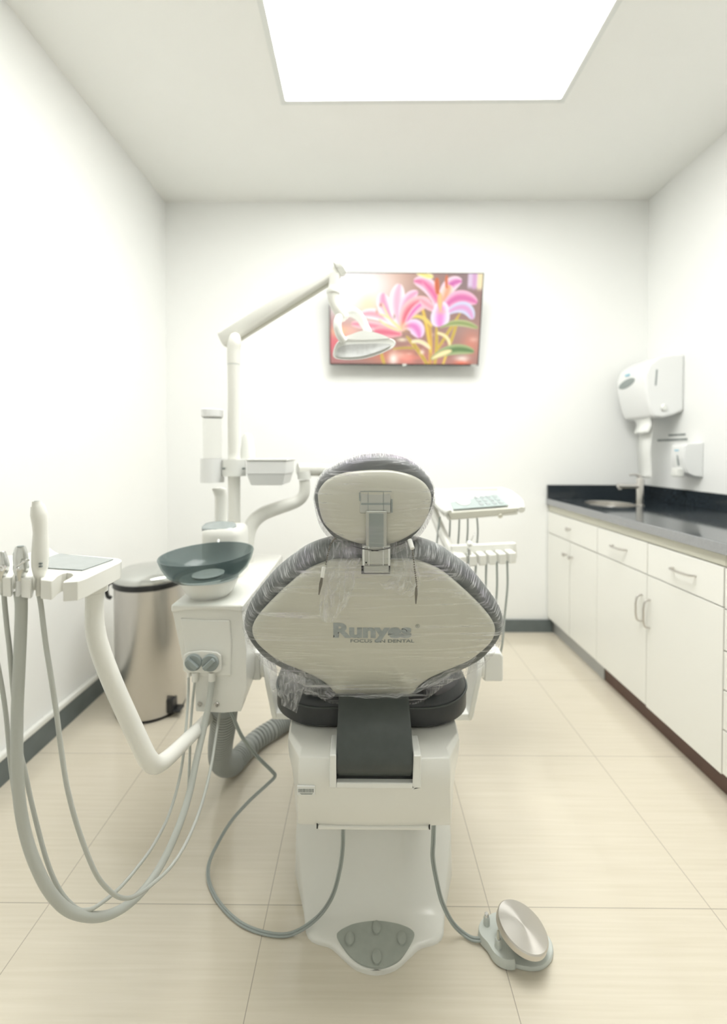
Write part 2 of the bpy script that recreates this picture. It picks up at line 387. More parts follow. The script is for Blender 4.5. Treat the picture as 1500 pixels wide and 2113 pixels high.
lay(ss(1275, 1290, U)*ss(235, 190, V), (215, 190, 215)); lay(ss(1310, 1330, U)*ss(1360, 1345, U)*ss(240, 200, V), (205, 150, 195)); lay(ss(1350, 1370, U)*ss(250, 200, V), (240, 220, 170))
for k in range(26):
    blob(rng.uniform(600, 1380), rng.uniform(560, 820), rng.uniform(10, 45), rng.uniform(8, 25), [(236, 150, 140), (250, 205, 190), (150, 92, 80), (120, 96, 84)][k % 4], .45)
def petal(p0, p1, p2, w, cc, ce, tip=.55, base=.35, feather=5, ribs=0):
    ts = np.linspace(0, 1, 60); sp = np.array([(1-s)**2*np.array(p0)+2*s*(1-s)*np.array(p1)+s*s*np.array(p2) for s in ts])
    d = np.full(U.shape, 1e9); tt = np.zeros(U.shape)
    for s, q in zip(ts, sp):
        dd = np.hypot(U-q[0], V-q[1]); mk = dd < d; d[mk] = dd[mk]; tt[mk] = s
    prof = w*(base+(1-base)*np.sin(np.clip(tt/tip, 0, 1)*pi/2))*np.sqrt(np.clip(1-np.clip((tt-tip)/(1-tip), 0, 1)**2.2, 0, 1))
    rel = np.clip(d/np.maximum(prof, 1e-3), 0, 3); msk = ss(prof+feather, prof-feather, d)
    k = ss(0.05, .85, rel)[..., None]; col = np.array(cc)[None, None]*(1-k)+np.array(ce)[None, None]*k
    lay(msk, col)
GR, GY, DK = (176, 150, 40), (232, 196, 74), (120, 120, 40)
for a in (((1040, 830), (1060, 700), (1040, 500), 13, GR, GY), ((1000, 830), (1010, 700), (985, 480), 14, (190, 120, 60), GY), ((1060, 700), (1120, 600), (1240, 400), 12, GR, GY),
          ((1000, 720), (980, 560), (910, 340), 16, GY, (220, 170, 60)), ((840, 440), (930, 420), (1010, 520), 14, GY, (240, 215, 120)),
          ((1150, 690), (1200, 560), (1215, 440), 12, GR, GY), ((980, 830), (900, 700), (790, 590), 15, (160, 130, 40), GY), ((690, 700), (820, 680), (900, 700), 10, GR, (200, 170, 90)),
          ((1110, 830), (1130, 760), (1150, 700), 10, GY, GY), ((850, 640), (930, 620), (1000, 700), 16, (235, 220, 160), (250, 235, 200)), ((1060, 570), (1160, 590), (1160, 680), 14, (250, 230, 180), (240, 220, 140))):
    petal(*a, tip=.6, base=.8, feather=4)
petal((1080, 520), (1230, 450), (1390, 530), 26, (130, 150, 80), (186, 190, 130), feather=5)
petal((1020, 775), (1180, 660), (1370, 720), 42, (84, 120, 66), (160, 178, 118), feather=5); petal((1020, 775), (1100, 730), (1180, 710), 20, (250, 235, 170), (240, 215, 150))
petal((580, 700), (600, 800), (620, 830), 12, GR, GY); blob(690, 780, 40, 50, (255, 250, 235), .9); blob(760, 625, 40, 14, (250, 236, 200), .9); blob(930, 725, 18, 18, (255, 235, 215), .9)
blob(1270, 775, 60, 25, (255, 240, 225), .8)
PK, PL, PW = (232, 120, 150), (250, 190, 205), (255, 238, 240); MG = (214, 96, 160)
petal((760, 540), (560, 380), (405, 430), 45, (244, 160, 175), PW); petal((740, 560), (500, 500), (330, 500), 38, (240, 130, 150), (252, 200, 205)); petal((740, 580), (600, 560), (520, 560), 50, (226, 100, 125), (246, 170, 175))
petal((740, 520), (560, 350), (600, 255), 60, (246, 150, 185), PW); petal((750, 520), (680, 350), (730, 185), 66, (244, 176, 200), PW)
petal((760, 520), (740, 300), (880, 245), 46, (238, 150, 185), (250, 214, 230)); petal((765, 530), (770, 330), (985, 320), 66, (226, 96, 116), (252, 190, 190)); petal((770, 540), (850, 330), (985, 315), 26, (222, 100, 175), PL)
petal((780, 520), (890, 480), (905, 610), 62, (224, 120, 190), (246, 214, 240))
for a in (((740, 530), (640, 430), (560, 420)), ((750, 540), (640, 480), (590, 330)), ((730, 550), (620, 520), (560, 460))): petal(*a, 9, (250, 214, 130), (255, 236, 190), base=.8, feather=4)
blob(575, 350, 10, 14, (170, 90, 50), .9); blob(545, 400, 8, 16, (190, 120, 80), .8); blob(690, 440, 8, 18, (120, 80, 60), .7); blob(770, 520, 40, 40, (240, 190, 110), .6)
petal((1060, 400), (1010, 150), (840, 165), 56, (222, 100, 150), (250, 214, 226)); petal((1065, 380), (1040, 260), (910, 160), 34, (226, 96, 150), (240, 150, 180))
petal((1080, 400), (1090, 150), (1235, 165), 56, (206, 90, 165), (252, 216, 228)); petal((1075, 390), (1120, 240), (1135, 190), 50, (240, 160, 120), (250, 214, 200))
petal((1090, 400), (1180, 220), (1370, 330), 58, (216, 96, 160), (244, 180, 205)); petal((1110, 420), (1290, 290), (1340, 460), 46, (222, 150, 200), (206, 214, 236))
petal((1060, 400), (960, 350), (900, 300), 34, (240, 150, 165), (250, 190, 200)); petal((1075, 380), (1065, 480), (1075, 515), 78, (232, 130, 205), (240, 226, 246), tip=.35, base=.8)
petal((1070, 390), (1060, 320), (1060, 250), 24, (250, 196, 120), (244, 170, 130)); petal((1040, 250), (1030, 190), (1030, 135), 20, (196, 80, 40), (220, 110, 60), base=.8); petal((1112, 210), (1105, 160), (1110, 115), 12, (196, 80, 40), (230, 120, 70), base=.8)
petal((880, 100), (950, 125), (1000, 130), 24, (240, 220, 110), (250, 236, 180), base=.8); blob(1075, 400, 40, 20, (250, 190, 150), .6)
img = np.clip(img, 0, 255)/255; g_ = img.mean(2, keepdims=True); img = g_+(img-g_)*.95; img = img*.93+.07; lin = np.where(img <= .04045, img/12.92, ((img+.055)/1.055)**2.4)
bm = B(); cl = bm.verts.layers.float_color.new('picture'); vs = [[bm.verts.new(tvp(-1+f+(2-2*f)*i/(NU-1), 1-fv*.7-(2-fv*2)*j/(NV-1), .0015)) for i in range(NU)] for j in range(NV)]
for j in range(NV):
    for i in range(NU): vs[j][i][cl] = (*lin[j, i], 1)
for j in range(NV-1):
    for i in range(NU-1): bm.faces.new((vs[j][i], vs[j+1][i], vs[j+1][i+1], vs[j][i+1]))
m = bpy.data.materials.new('screen_picture'); m.use_nodes = True; nt = m.node_tree; b = nt.nodes['Principled BSDF']
at = nt.nodes.new('ShaderNodeAttribute'); at.attribute_name = 'picture'; nt.links.new(at.outputs['Color'], b.inputs['Emission Color'])
b.inputs['Base Color'].default_value = (.02, .02, .02, 1); b.inputs['Emission Strength'].default_value = .92; b.inputs['Roughness'].default_value = .35
obj('screen', bm, m, t, smooth=False)

# ================================================================== CABINETS on the right wall
CF = 1.262                 # door face plane
def handle_bow(bm, p, q, out=.028, r=.0045):
    p, q = Vector(p), Vector(q); d = Vector((-1, 0, 0))
    pts = [p, p+d*out*.75+(q-p)*.06, p+d*out+(q-p)*.3, p+d*out+(q-p)*.5, p+d*out+(q-p)*.7, q+d*out*.75-(q-p)*.06, q]
    return tube(bm, pts, r, 8, 5)
def knob(bm, p):
    p = Vector(p); M4 = Matrix.Translation(p) @ Matrix.Rotation(-pi/2, 4, 'Y')
    return lathe(bm, [(.0001, 0), (.006, 0), (.005, .012), (.012, .018), (.013, .024), (.008, .029), (.0001, .03)], 16, M4)
def cabinet(y0, y1, kick_m, kx, label):
    t = thing('cabinet', label, 'cabinet', ((CF+XR)/2, (y0+y1)/2, 0), 'base cabinets under the worktop')
    bm = B(); box(bm, CF+.019, XR-.002, y0+.001, y1-.001, .105, .876)
    obj('carcass', bm, M['seam'], t, smooth=False)
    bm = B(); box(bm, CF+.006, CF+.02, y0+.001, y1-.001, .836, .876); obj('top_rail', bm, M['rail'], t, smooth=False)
    bm = B(); box(bm, kx, kx+.016, y0+.001, y1-.001, 0, .105); box(bm, kx+.2, kx+.22, y0+.001, y1-.001, 0, .105); obj('kickboard', bm, kick_m, t, smooth=False)
    return t
def front(t, name, y0, y1, z0, z1, g=.003):
    return obj(name, box(B(), CF, CF+.019, y0+g, y1-g, z0+g, z1-g), M['cab'], t, smooth=False, bevel=.0012)
Ya, Yb_, Yc, Yd, Ye = 3.026, 2.385, 1.548, .95, 2.70
t = cabinet(Yb_, Ya, M['kickg'], 1.305, 'white cabinet in the far corner with one round-knobbed drawer over two narrow doors, grey kickboard')
d = front(t, 'drawer', Yb_, Ya, .689, .834); obj('knob', knob(B(), (CF, 2.70, .765)), M['steel'], d)
d = front(t, 'door', Ye, Ya, .103, .689); obj('knob', knob(B(), (CF, 2.745, .60)), M['steel'], d)
d = front(t, 'door', Yb_, Ye, .103, .689); obj('knob', knob(B(), (CF, 2.665, .60)), M['steel'], d)
t = cabinet(Yc, Yb_, M['kickb'], 1.31, 'white middle cabinet with two bow-handled drawers above two wide doors, brown kickboard')
ym = 1.966
d = front(t, 'drawer', ym, Yb_, .690, .834); obj('handle', handle_bow(B(), (CF, 2.235, .765), (CF, 2.12, .765)), M['steel'], d)
d = front(t, 'drawer', Yc, ym, .690, .834); obj('handle', handle_bow(B(), (CF, 1.80, .765), (CF, 1.68, .765)), M['steel'], d)
d = front(t, 'door', ym, Yb_, .103, .690, .0016); obj('handle', handle_bow(B(), (CF, 2.00, .59), (CF, 2.00, .47)), M['steel'], d)
d = front(t, 'door', Yc, ym, .098, .690, .0016); obj('handle', handle_bow(B(), (CF, 1.945, .585), (CF, 1.945, .46)), M['steel'], d)
t = cabinet(Yd, Yc, M['kickb'], 1.31, 'white cabinet at the right picture edge with a stack of five drawers')
for z0, z1 in ((.688, .834), (.541, .688), (.403, .541), (.262, .403), (.103, .262)):
    d = front(t, 'drawer', Yd, Yc, z0, z1); obj('handle', handle_bow(B(), (CF, 1.30, (z0+z1)/2), (CF, 1.18, (z0+z1)/2)), M['steel'], d)
# worktop with an oval hole for the sink
SXc, SYc, SRx, SRy = 1.50, 2.70, .125, .15
def slab_hole(bm, x0, x1, y0, y1, z0, z1, n=40):
    hole = ell(SXc, SYc, SRx, SRy, 0, n)
    outer = []
    for k in range(n):
        a = 2*pi*k/n; c_, s_ = cos(a), sin(a)
        tx = ((x1-SXc) if c_ > 0 else (SXc-x0))/max(abs(c_), 1e-6); ty = ((y1-SYc) if s_ > 0 else (SYc-y0))/max(abs(s_), 1e-6); k_ = min(tx, ty)
        outer.append(Vector((SXc+c_*k_, SYc+s_*k_, 0)))
    up = Vector((0, 0, z1)); dn = Vector((0, 0, z0))
    loft(bm, [[p+up for p in hole], [p+up for p in outer], [p+dn for p in outer], [p+dn for p in hole], [p+up for p in hole]], cap=False)
    bmesh.ops.remove_doubles(bm, verts=bm.verts, dist=1e-5); return bm
t = thing('worktop', 'dark polished granite worktop along the right wall over the white cabinets', 'worktop', (1.6, 2, .88))
bm = B(); slab_hole(bm, CF-.008, XR-.002, 2.30, YB-.002, .880, .920); box(bm, CF-.008, XR-.002, .95, 2.30, .880, .920)
bmesh.ops.remove_doubles(bm, verts=bm.verts, dist=1e-5)
obj('slab', bm, M['granite'], t, smooth=False)
obj('front_edge', box(B(), CF-.0125, CF-.008, .95, YB-.002, .879, .9195), M['gredge'], t, smooth=False, bevel=.0015, label='lighter grey front edge')
obj('back_upstand', box(B(), CF-.008, XR-.002, YB-.022, YB-.002, .920, 1.013), M['granite'], t, smooth=False, bevel=.002)
obj('side_upstand', box(B(), XR-.022, XR-.002, .95, YB-.022, .920, 1.013), M['granite'], t, smooth=False, bevel=.002)
bm = B(); rings = [ell(SXc, SYc, SRx*a, SRy*a, z, 40) for a, z in ((1.03, .9225), (1.0, .924), (.97, .922), (.95, .88), (.9, .82), (.7, .79), (.15, .785))]
loft(bm, rings, cap=False); bm.faces.new([v for v in bm.verts][-40:])
tag(obj('sink', bm, M['steel'], solid=.0015), 'oval stainless steel sink bowl set in the dark worktop', 'sink')
# tap
b0 = PZ(1320, 1044, .920); t = thing('tap', 'brushed steel pillar tap standing behind the sink', 'tap', b0)
bm = B(); lathe(bm, [(.0001, 0), (.024, 0), (.024, .006), (.019, .010), (.019, .155), (.017, .160), (.0001, .160)], 24, TR(*b0)); obj('body', bm, M['steel'], t)
bm = B(); h = Vector((0, 0, .115)); cyl(bm, b0+h, b0+h+Vector((-.135, -.01, .004)), .0125, 16); cyl(bm, b0+h+Vector((-.122, -.009, .004)), b0+h+Vector((-.122, -.009, -.018)), .009, 14); obj('spout', bm, M['steel'], t)
bm = B(); tube(bm, [b0+Vector((0, 0, .16)), b0+Vector((-.005, 0, .176)), b0+Vector((-.03, 0, .184)), b0+Vector((-.06, 0, .182))], [.012, .01, .006, .005], 12); obj('lever', bm, M['steel'], t)

# ================================================================== DISPENSERS on the right wall
ya, yb = 2.672, 2.975
zt, zb = 1.2356+198*2.67/F, 1.2356+70*2.67/F
t = thing('paper_towel_dispenser', 'big rounded white paper towel dispenser on the wall above the tap', 'paper towel dispenser', (XR, (ya+yb)/2, zb))
prof = [(XR, zb+.045), (XR-.06, zb+.018), (XR-.13, zb+.0), (XR-.185, zb+.008), (XR-.205, zb+.06), (XR-.232, zb+.18), (XR-.236, zb+.26), (XR-.215, zb+.325), (XR-.15, zt), (XR-.07, zt+.012), (XR, zt+.012)]
bm = B(); prism(bm, [(x, ya, z) for x, z in prof], (0, yb-ya, 0)); obj('body', bm, M['pwhite'], t, bevel=.018, seg=4)
q = P(1354, 779, ya); bm = B(); box(bm, q.x-.0045, q.x+.0045, ya-.0015, ya+.004, q.z-.048, q.z+.048); bmesh.ops.rotate(bm, verts=bm.verts, cent=q, matrix=Matrix.Rotation(radians(4), 3, 'Y')); obj('level_window', bm, M['grey'], t, smooth=False, label='narrow dark slot')
q = P(1369, 841, ya); bm = B(); lathe(bm, [(.0001, .012), (.014, .011), (.021, .004), (.022, 0)], 24, TR(q.x, ya-.001, q.z, rx=pi/2)); obj('button', bm, M['clean'], t)
bm = B(); n0 = len(bm.verts)
oc = Vector((XR-.236, 2.86, zb+.235)); rr = []
for k in range(28):
    a = 2*pi*k/28; rr.append(oc+Vector((-.001+.0*sin(a), .085*cos(a), .026*sin(a)+.012*cos(a)*-1)))
prism(bm, rr, (.006, 0, 0)); obj('window', bm, M['grey'], t, smooth=False, label='oval grey viewing window')
bm = B(); box(bm, XR-.2375, XR-.234, 2.83, 2.875, zb+.283, zb+.294); obj('logo', bm, M['blue'], t, smooth=False, label='small blue mark')
# strip of paper hanging from it
q0, q1 = P(1302, 872, 2.85), P(1341, 868, 2.72)
t = thing('paper_towel', 'white paper towel hanging out under the big dispenser', 'paper towel', (q1.x, 2.8, q1.z-.3))
bm = B(); rings = []
for k in range(9):
    z = q1.z+.02-k*.0115; rings.append([(XR-.175+.01*sin(k*.5), 2.72, z), (XR-.178+.012*sin(k*.5+1), 2.79, z-.002), (XR-.175+.01*sin(k*.5), 2.87, z-.004)])
loft(bm, rings, cap=False, closed=False); obj('torn_sheet', bm, M['paper'], t, solid=.002)
bm = B(); rings = []
for k in range(22):
    z = q1.z+.02-k*.0178; rings.append([(XR-.150+.004*sin(k*.4), 2.74, z), (XR-.152+.006*sin(k*.4+1), 2.80, z), (XR-.150+.004*sin(k*.4), 2.87, z)])
loft(bm, rings, cap=False, closed=False); obj('long_sheet', bm, M['paper'], t, solid=.001)
# sticker lettering on the wall under the dispenser: two lines of small dark capitals too blurred to read
bm = B()
for (zz, y0, y1, hh) in ((P(1370, 897, 2.7).z, 2.66, 2.80, .012), (P(1370, 907, 2.7).z, 2.645, 2.90, .013)):
    y = y0
    while y < y1:
        wv = random.uniform(.009, .014); box(bm, XR-.0015, XR, y, y+wv, zz-hh*.5, zz+hh*.5)
        y += wv+random.uniform(.003, .006)
box(bm, XR-.0015, XR, 2.705, 2.72, P(1370, 917, 2.7).z-.008, P(1370, 917, 2.7).z+.006)
tag(obj('wall_sticker', bm, M['ink'], smooth=False), 'two short lines of small dark lettering stuck on the wall below the towel dispenser', 'wall sticker')
# soap dispenser
ya, yb = 2.515, 2.625; zt, zb = P(1447, 914, 2.515).z, P(1447, 985, 2.515).z
t = thing('soap_dispenser', 'small white box-shaped soap dispenser on the wall right of the tap', 'soap dispenser', (XR, (ya+yb)/2, zb))
prof = [(XR, zb), (XR-.05, zb+.004), (XR-.085, zb+.02), (XR-.105, zb+.06), (XR-.112, zb+.13), (XR-.108, zt-.012), (XR-.09, zt-.002), (XR, zt+.004)]
bm = B(); prism(bm, [(x, ya, z) for x, z in prof], (0, yb-ya, 0)); obj('body', bm, M['pwhite'], t, bevel=.008, seg=3)
bm = B(); box(bm, XR-.128, XR-.085, 2.545, 2.60, zb-.0, zb+.05); obj('push_lever', bm, M['clean'], t, bevel=.006)
bm = B(); tube(bm, [(XR-.111, 2.57, zb+.125), (XR-.114, 2.562, zb+.10), (XR-.110, 2.56, zb+.065)], .004, 8); obj('level_window', bm, M['grey'], t)
bm = B(); box(bm, XR-.1135, XR-.11, 2.56, 2.59, zt-.045, zt-.038); obj('logo', bm, M['blue'], t, smooth=False, label='small blue mark')

# ================================================================== PEDAL BIN
bc = Vector((-1.033, 2.125, 0)); R_ = .158
t = thing('pedal_bin', 'tall brushed steel pedal bin standing by the left wall', 'bin', bc)
bm = B(); lathe(bm, [(R_-.004, .012), (R_, .02), (R_, .605)], 56, TR(*bc)); obj('body', bm, M['steel'], t)
bm = B(); lathe(bm, [(.0001, 0), (R_-.008, 0), (R_-.002, .004), (R_-.002, .014)], 56, TR(*bc)); obj('base_ring', bm, M['black'], t)
bm = B(); lathe(bm, [(R_+.001, .603), (R_+.006, .606), (R_+.006, .628), (R_+.001, .632)], 56, TR(*bc)); obj('rim_band', bm, M['black'], t)
bm = B(); lathe(bm, [(R_+.004, .632), (R_+.004, .652), (R_-.004, .662), (R_*.8, .675), (R_*.4, .684), (.0001, .686)], 56, TR(*bc)); obj('lid', bm, M['satin'], t)
bm = B(); tube(bm, [bc+Vector((-R_-.004, -.04, .62)), bc+Vector((-R_-.028, -.05, .60)), bc+Vector((-R_-.022, -.055, .555)), bc+Vector((-R_-.004, -.055, .545))], .009, 10); obj('carry_handle', bm, M['black'], t)
bm = B(); q = bc+Vector((R_*.86, -.075, .035)); box(bm, q.x-.02, q.x+.045, q.y-.028, q.y+.028, .022, .036); box(bm, q.x-.02, q.x+.012, q.y-.03, q.y+.03, .02, .085); obj('pedal', bm, M['black'], t, bevel=.006)

# ================================================================== SPITTOON UNIT
Y0, Y1 = 1.20, 1.76
t = thing('spittoon_unit', 'white plastic spittoon and water unit beside the dental chair, smoked bowl on top', 'spittoon unit', (-.43, 1.45, .53))
fr = [P(x, y, Y0) for x, y in ((355, 1257), (366, 1310), (376, 1360), (388, 1392), (402, 1400), (404, 1468), (460, 1471), (497, 1468), (508, 1420), (508, 1340), (503, 1290), (498, 1258))]
bk = [Vector((p.x, Y1, max(p.z, .66))) for p in fr]
md = [Vector((p.x, 1.42, p.z if p.z > .6 else .57+(p.z-.53)*.3)) for p in fr]
bm = B(); loft(bm, [fr, md, bk]); body = obj('body', bm, M['white'], t, bevel=.012, seg=4)
cap = [P(352, 1257, Y0-.008), P(385, 1261, Y0-.008), P(430, 1264, Y0-.008), P(470, 1266, Y0-.008), P(501, 1264, Y0-.008)]
ztp = cap[0].z+.012
bm = B()
lo = [Vector((p.x, p.y, ztp-.028+.01*sin(k*pi/4))) for k, p in enumerate(cap)]
loft(bm, [[Vector((p.x, Y0-.008, ztp)) for p in cap]+[Vector((p.x, Y0-.008, ztp-.022+.008*sin(k*pi/4))) for k, p in reversed(list(enumerate(cap)))],
          [Vector((p.x, Y1+.02, ztp)) for p in cap]+[Vector((p.x, Y1+.02, ztp-.03)) for p in reversed(cap)]])
obj('top_cover', bm, M['white'], t, bevel=.006, seg=3)
bm = B(); prism(bm, [P(x, y, Y0-.005) for x, y in ((371, 1276), (420, 1280), (474, 1280), (478, 1330), (476, 1396), (394, 1396), (386, 1370), (378, 1322))], (0, .01, 0)); obj('front_panel', bm, M['white'], t, bevel=.004, seg=3)
bm = B()
loft(bm, [[P(x, y, yy) for x, y in ((378, 1352), (390, 1345), (418, 1342), (448, 1345), (457, 1352), (457, 1384), (448, 1388), (386, 1388), (378, 1384))] for yy in (Y0-.022, Y0+.004)])
pn = obj('valve_panel', bm, M['white'], t, bevel=.004, seg=3)
for (kx, ky, rot) in ((400, 1365.5, -.75), (434.5, 1366.5, .75)):
    q = P(kx, ky, Y0-.022)
    bm = B(); lathe(bm, [(.0225, 0), (.0225, .007), (.0205, .009), (.0001, .009)], 32, TR(q.x, q.y, q.z, rx=pi/2))
    kb = obj('valve_knob', bm, M['grey'], pn)
    bm = B(); box(bm, -.019, .019, -.018, -.008, -.0065, .0065); bmesh.ops.transform(bm, matrix=TR(q.x, q.y, q.z, ry=-rot), verts=bm.verts); obj('grip', bm, M['grey'], kb, bevel=.003, seg=3)
for x, y in ((412, 1453), (447, 1454)):
    q = P(x, y, Y0); bm = B(); lathe(bm, [(.0001, -.004), (.003, -.004), (.0032, .0015), (.006, .002), (.007, 0)], 18, TR(q.x, q.y-.001, q.z, rx=pi/2)); obj('screw', bm, M['steel'], t)
for x0, x1, y0, y1 in ((386, 393, 1386, 1398), (396, 410, 1386, 1405), (430, 445, 1386, 1404)):
    bm = B(); cyl(bm, P((x0+x1)/2, y0, Y0-.012), P((x0+x1)/2, y1, Y0-.012), S((x1-x0)/2, Y0), 16); obj('hose_outlet', bm, M['white'], t)
# bowl
bcn = P(427, 1143, 1.28); BR = .134; MB = TR(bcn.x, bcn.y, bcn.z, rx=radians(2.5), ry=radians(-2.8))
bm = B(); lathe(bm, [(.045, -.0665), (.076, -.067), (.098, -.060), (.114, -.045), (.126, -.022), (.1335, 0), (.1325, .003), (.128, .003), (.121, -.021), (.109, -.042), (.094, -.055), (.074, -.061), (.045, -.0605)], 64, MB); bowl = obj('bowl', bm, M['smoke'], t, label='smoked translucent bowl')
bm = B(); lathe(bm, [(.0001, -.062), (.040, -.064), (.046, -.058), (.040, -.056), (.0001, -.0595)], 40, MB); obj('bowl_drain', bm, M['clean'], bowl)
bm = B(); q = bcn+Vector((.008, 0, -.068)); lathe(bm, [(.0001, -.062), (.05, -.056), (.068, -.035), (.080, -.010), (.083, 0), (.06, .002), (.0001, .002)], 48, TR(*q)); obj('bowl_seat', bm, M['white'], t)
# cup filler tower behind the bowl
bm = B(); A = [P(x, y, 1.42) for x, y in ((412, 1108), (496, 1106), (500, 1250), (408, 1250))]
qa, qb = P(411, 1100, 1.44), P(497, 1100, 1.44)
loft(bm, [ell((qa.x+qb.x)/2, 1.50, (qb.x-qa.x)/2*s, .075*s, z, 32, 4) for z, s in ((ztp-.005, 1.0), (qa.z-.01, .98), (qa.z+.006, .95), (qa.z+.014, .85))]); tw = obj('cup_filler_tower', bm, M['white'], t)
bm = B(); pc = P(452, 1089, 1.47); loft(bm, [ell(pc.x, pc.y, .056*s, .036*s, qa.z+z, 28, 2.6) for z, s in ((.016, 1), (.026, 1.0), (.029, .93))]); bmesh.ops.rotate(bm, verts=bm.verts, cent=(pc.x, pc.y+.03, qa.z+.02), matrix=Matrix.Rotation(radians(13), 3, 'X')); obj('cup_rest', bm, M['screen'], tw, label='grey cup rest')
bm = B(); q = P(449, 1112, 1.425); cyl(bm, q+Vector((0, .02, .008)), q+Vector((.004, -.008, -.012)), .004, 10); obj('rinse_nozzle', bm, M['clean'], tw)
bm = B(); ps = [P(456, 1085, 1.53), P(456, 1050, 1.53), P(456, 1025, 1.53), P(455, 1015, 1.525), P(447, 1009, 1.51), P(440, 1008, 1.50)]
rings = []
for k, p in enumerate(ps):
    s = [.0215, .0215, .0215, .0205, .013, .004][k]
    rings.append([p+Vector((sin(a)*s*(1 if k < 3 else 1.1), cos(a)*s*.8, (0 if k < 3 else sin(a)*s*.5))) for a in [2*pi*j/24 for j in range(24)]])
loft(bm, rings); obj('water_spout', bm, M['white'], t)

# ------------------------------------------------ lamp on its post
YP = 1.66
pb = P(483.5, 1060, YP); pt = P(483.5, 752, YP)
t = thing('operating_lamp', 'white dental lamp on a tall post, long slanting arm reaching the television', 'lamp', (pb.x, YP, ztp))
r = S(12.4, YP); bm = B(); tube(bm, [(pb.x, YP, ztp-.01), (pb.x, YP, pt.z)], r, 32, 0); obj('post', bm, M['white'], t)
bm = B(); cyl(bm, (pb.x, YP, pt.z+.0005), (pb.x, YP, pt.z-.003), r*1.02, 32); obj('joint_ring', bm, M['ltgrey'], t)
bm = B(); tp = P(484, 706, YP); tube(bm, [(pb.x, YP, pt.z+.001), (pb.x, YP, pt.z+.05), tp+Vector((0, 0, -.004)), tp+Vector((0, .008, .016)), tp+Vector((-.0, .03, .02))], [r*1.03, r*1.05, r*1.06, r*.95, r*.6], 28, 8); obj('elbow', bm, M['white'], t)
a0, a1 = P(459, 703, YP+.07), P(697, 554, YP-.02); d = (a1-a0).normalized(); up = Vector((0, 0, 1)); sd = d.cross(up).normalized(); nn = sd.cross(d).normalized()
def beam(p, q, h0, h1, w0, w1, n=20, pw=3.2):
    rings = []
    for k, (s, e) in enumerate(((0, .8), (.012, 1), (.988, 1), (1, .8))):
        c_ = p.lerp(q, s); h = (h0+(h1-h0)*s)*e; w_ = (w0+(w1-w0)*s)*e; rr = []
        for j in range(n):
            a = 2*pi*j/n; cc, sn = cos(a), sin(a)
            rr.append(c_+sd*w_*math.copysign(abs(cc)**(2/pw), cc)+nn*h*math.copysign(abs(sn)**(2/pw), sn))
        rings.append(rr)
    return rings
bm = B(); loft(bm, beam(a0, a1, .036, .032, .026, .024)); obj('arm', bm, M['white'], t)
bm = B(); loft(bm, beam(a0+nn*-.03+d*.05, a1+nn*-.03-d*.03, .009, .009, .012, .012)); obj('arm_channel', bm, M['shell'], t)
bm = B(); e = P(701, 551, YP-.02); M4 = Matrix.Translation(e) @ d.to_track_quat('Z', 'Y').to_matrix().to_4x4(); lathe(bm, [(.0001, -.01), (.033, -.01), (.035, 0), (.030, .012), (.018, .018), (.0001, .02)], 28, M4); obj('arm_end_cap', bm, M['clean'], t)
YL = YP-.04
bm = B(); tube(bm, [P(691, 566, YL), P(688, 590, YL), P(687, 606, YL), P(690, 625, YL), P(702, 645, YL), P(712, 658, YL)], [.018, .018, .021, .020, .021, .019], 20); obj('drop_joint', bm, M['white'], t)
bm = B(); lathe(bm, [(.0185, 0), (.0245, .003), (.0245, .012), (.0185, .015)], 24, TR(*P(687.5, 607, YL))); obj('swivel_ring', bm, M['clean'], t)
# yoke: left and right arms down to the head
bm = B(); tube(bm, [P(702, 652, YL), P(696, 668, YL-.03), P(700, 690, YL-.03), P(710, 705, YL-.02)], [.016, .015, .014, .013], 14)
tube(bm, [P(702, 650, YL), P(722, 642, YL+.03), P(742, 655, YL+.06), P(757, 680, YL+.07), P(767, 697, YL+.05)], [.018, .021, .018, .014, .010], 14); obj('yoke', bm, M['clean'], t)
hc = P(752, 716, YL+.02)
hd = []
outl = [P(x, y, YL+.01) for x, y in ((688, 735), (692, 712), (706, 700), (735, 696), (775, 697), (802, 698), (815, 704), (815, 712), (806, 720), (780, 732), (745, 741), (705, 742))]
lp = smooth_loop(outl, 4); cc_ = sum(lp, Vector())/len(lp)
bm = B(); dome(bm, lp, cc_, (0, -1, -.25), [(.9, .018), (.965, .02), (1, .01), (1.0, -.02), (.9, -.06), (.6, -.09), (.3, -.10)]); head = obj('lamp_head', bm, M['clean'], t)
top = [P(x, y, YL+.0) for x, y in ((702, 702), (720, 693), (750, 684), (782, 690), (806, 700), (790, 703), (745, 705))]; lt_ = smooth_loop(top, 4); tc_ = sum(lt_, Vector())/len(lt_)
bm = B(); dome(bm, lt_, tc_, (0, -1, .2), [(.9, .012), (1, .0), (1, -.05), (.7, -.07)]); obj('lamp_shell', bm, M['clean'], head)
ln = [P(x, y, YL-.012) for x, y in ((693, 731), (700, 717), (722, 711), (760, 709), (803, 710), (800, 716), (775, 727), (745, 735), (705, 737))]; ln_ = smooth_loop(ln, 4); lc = sum(ln_, Vector())/len(ln_)
bm = B(); dome(bm, ln_, lc, (0, -1, -.25), [(1, -.004), (1, .002), (.8, .001), (.4, -.001)]); obj('lens', bm, M['lens'], head)

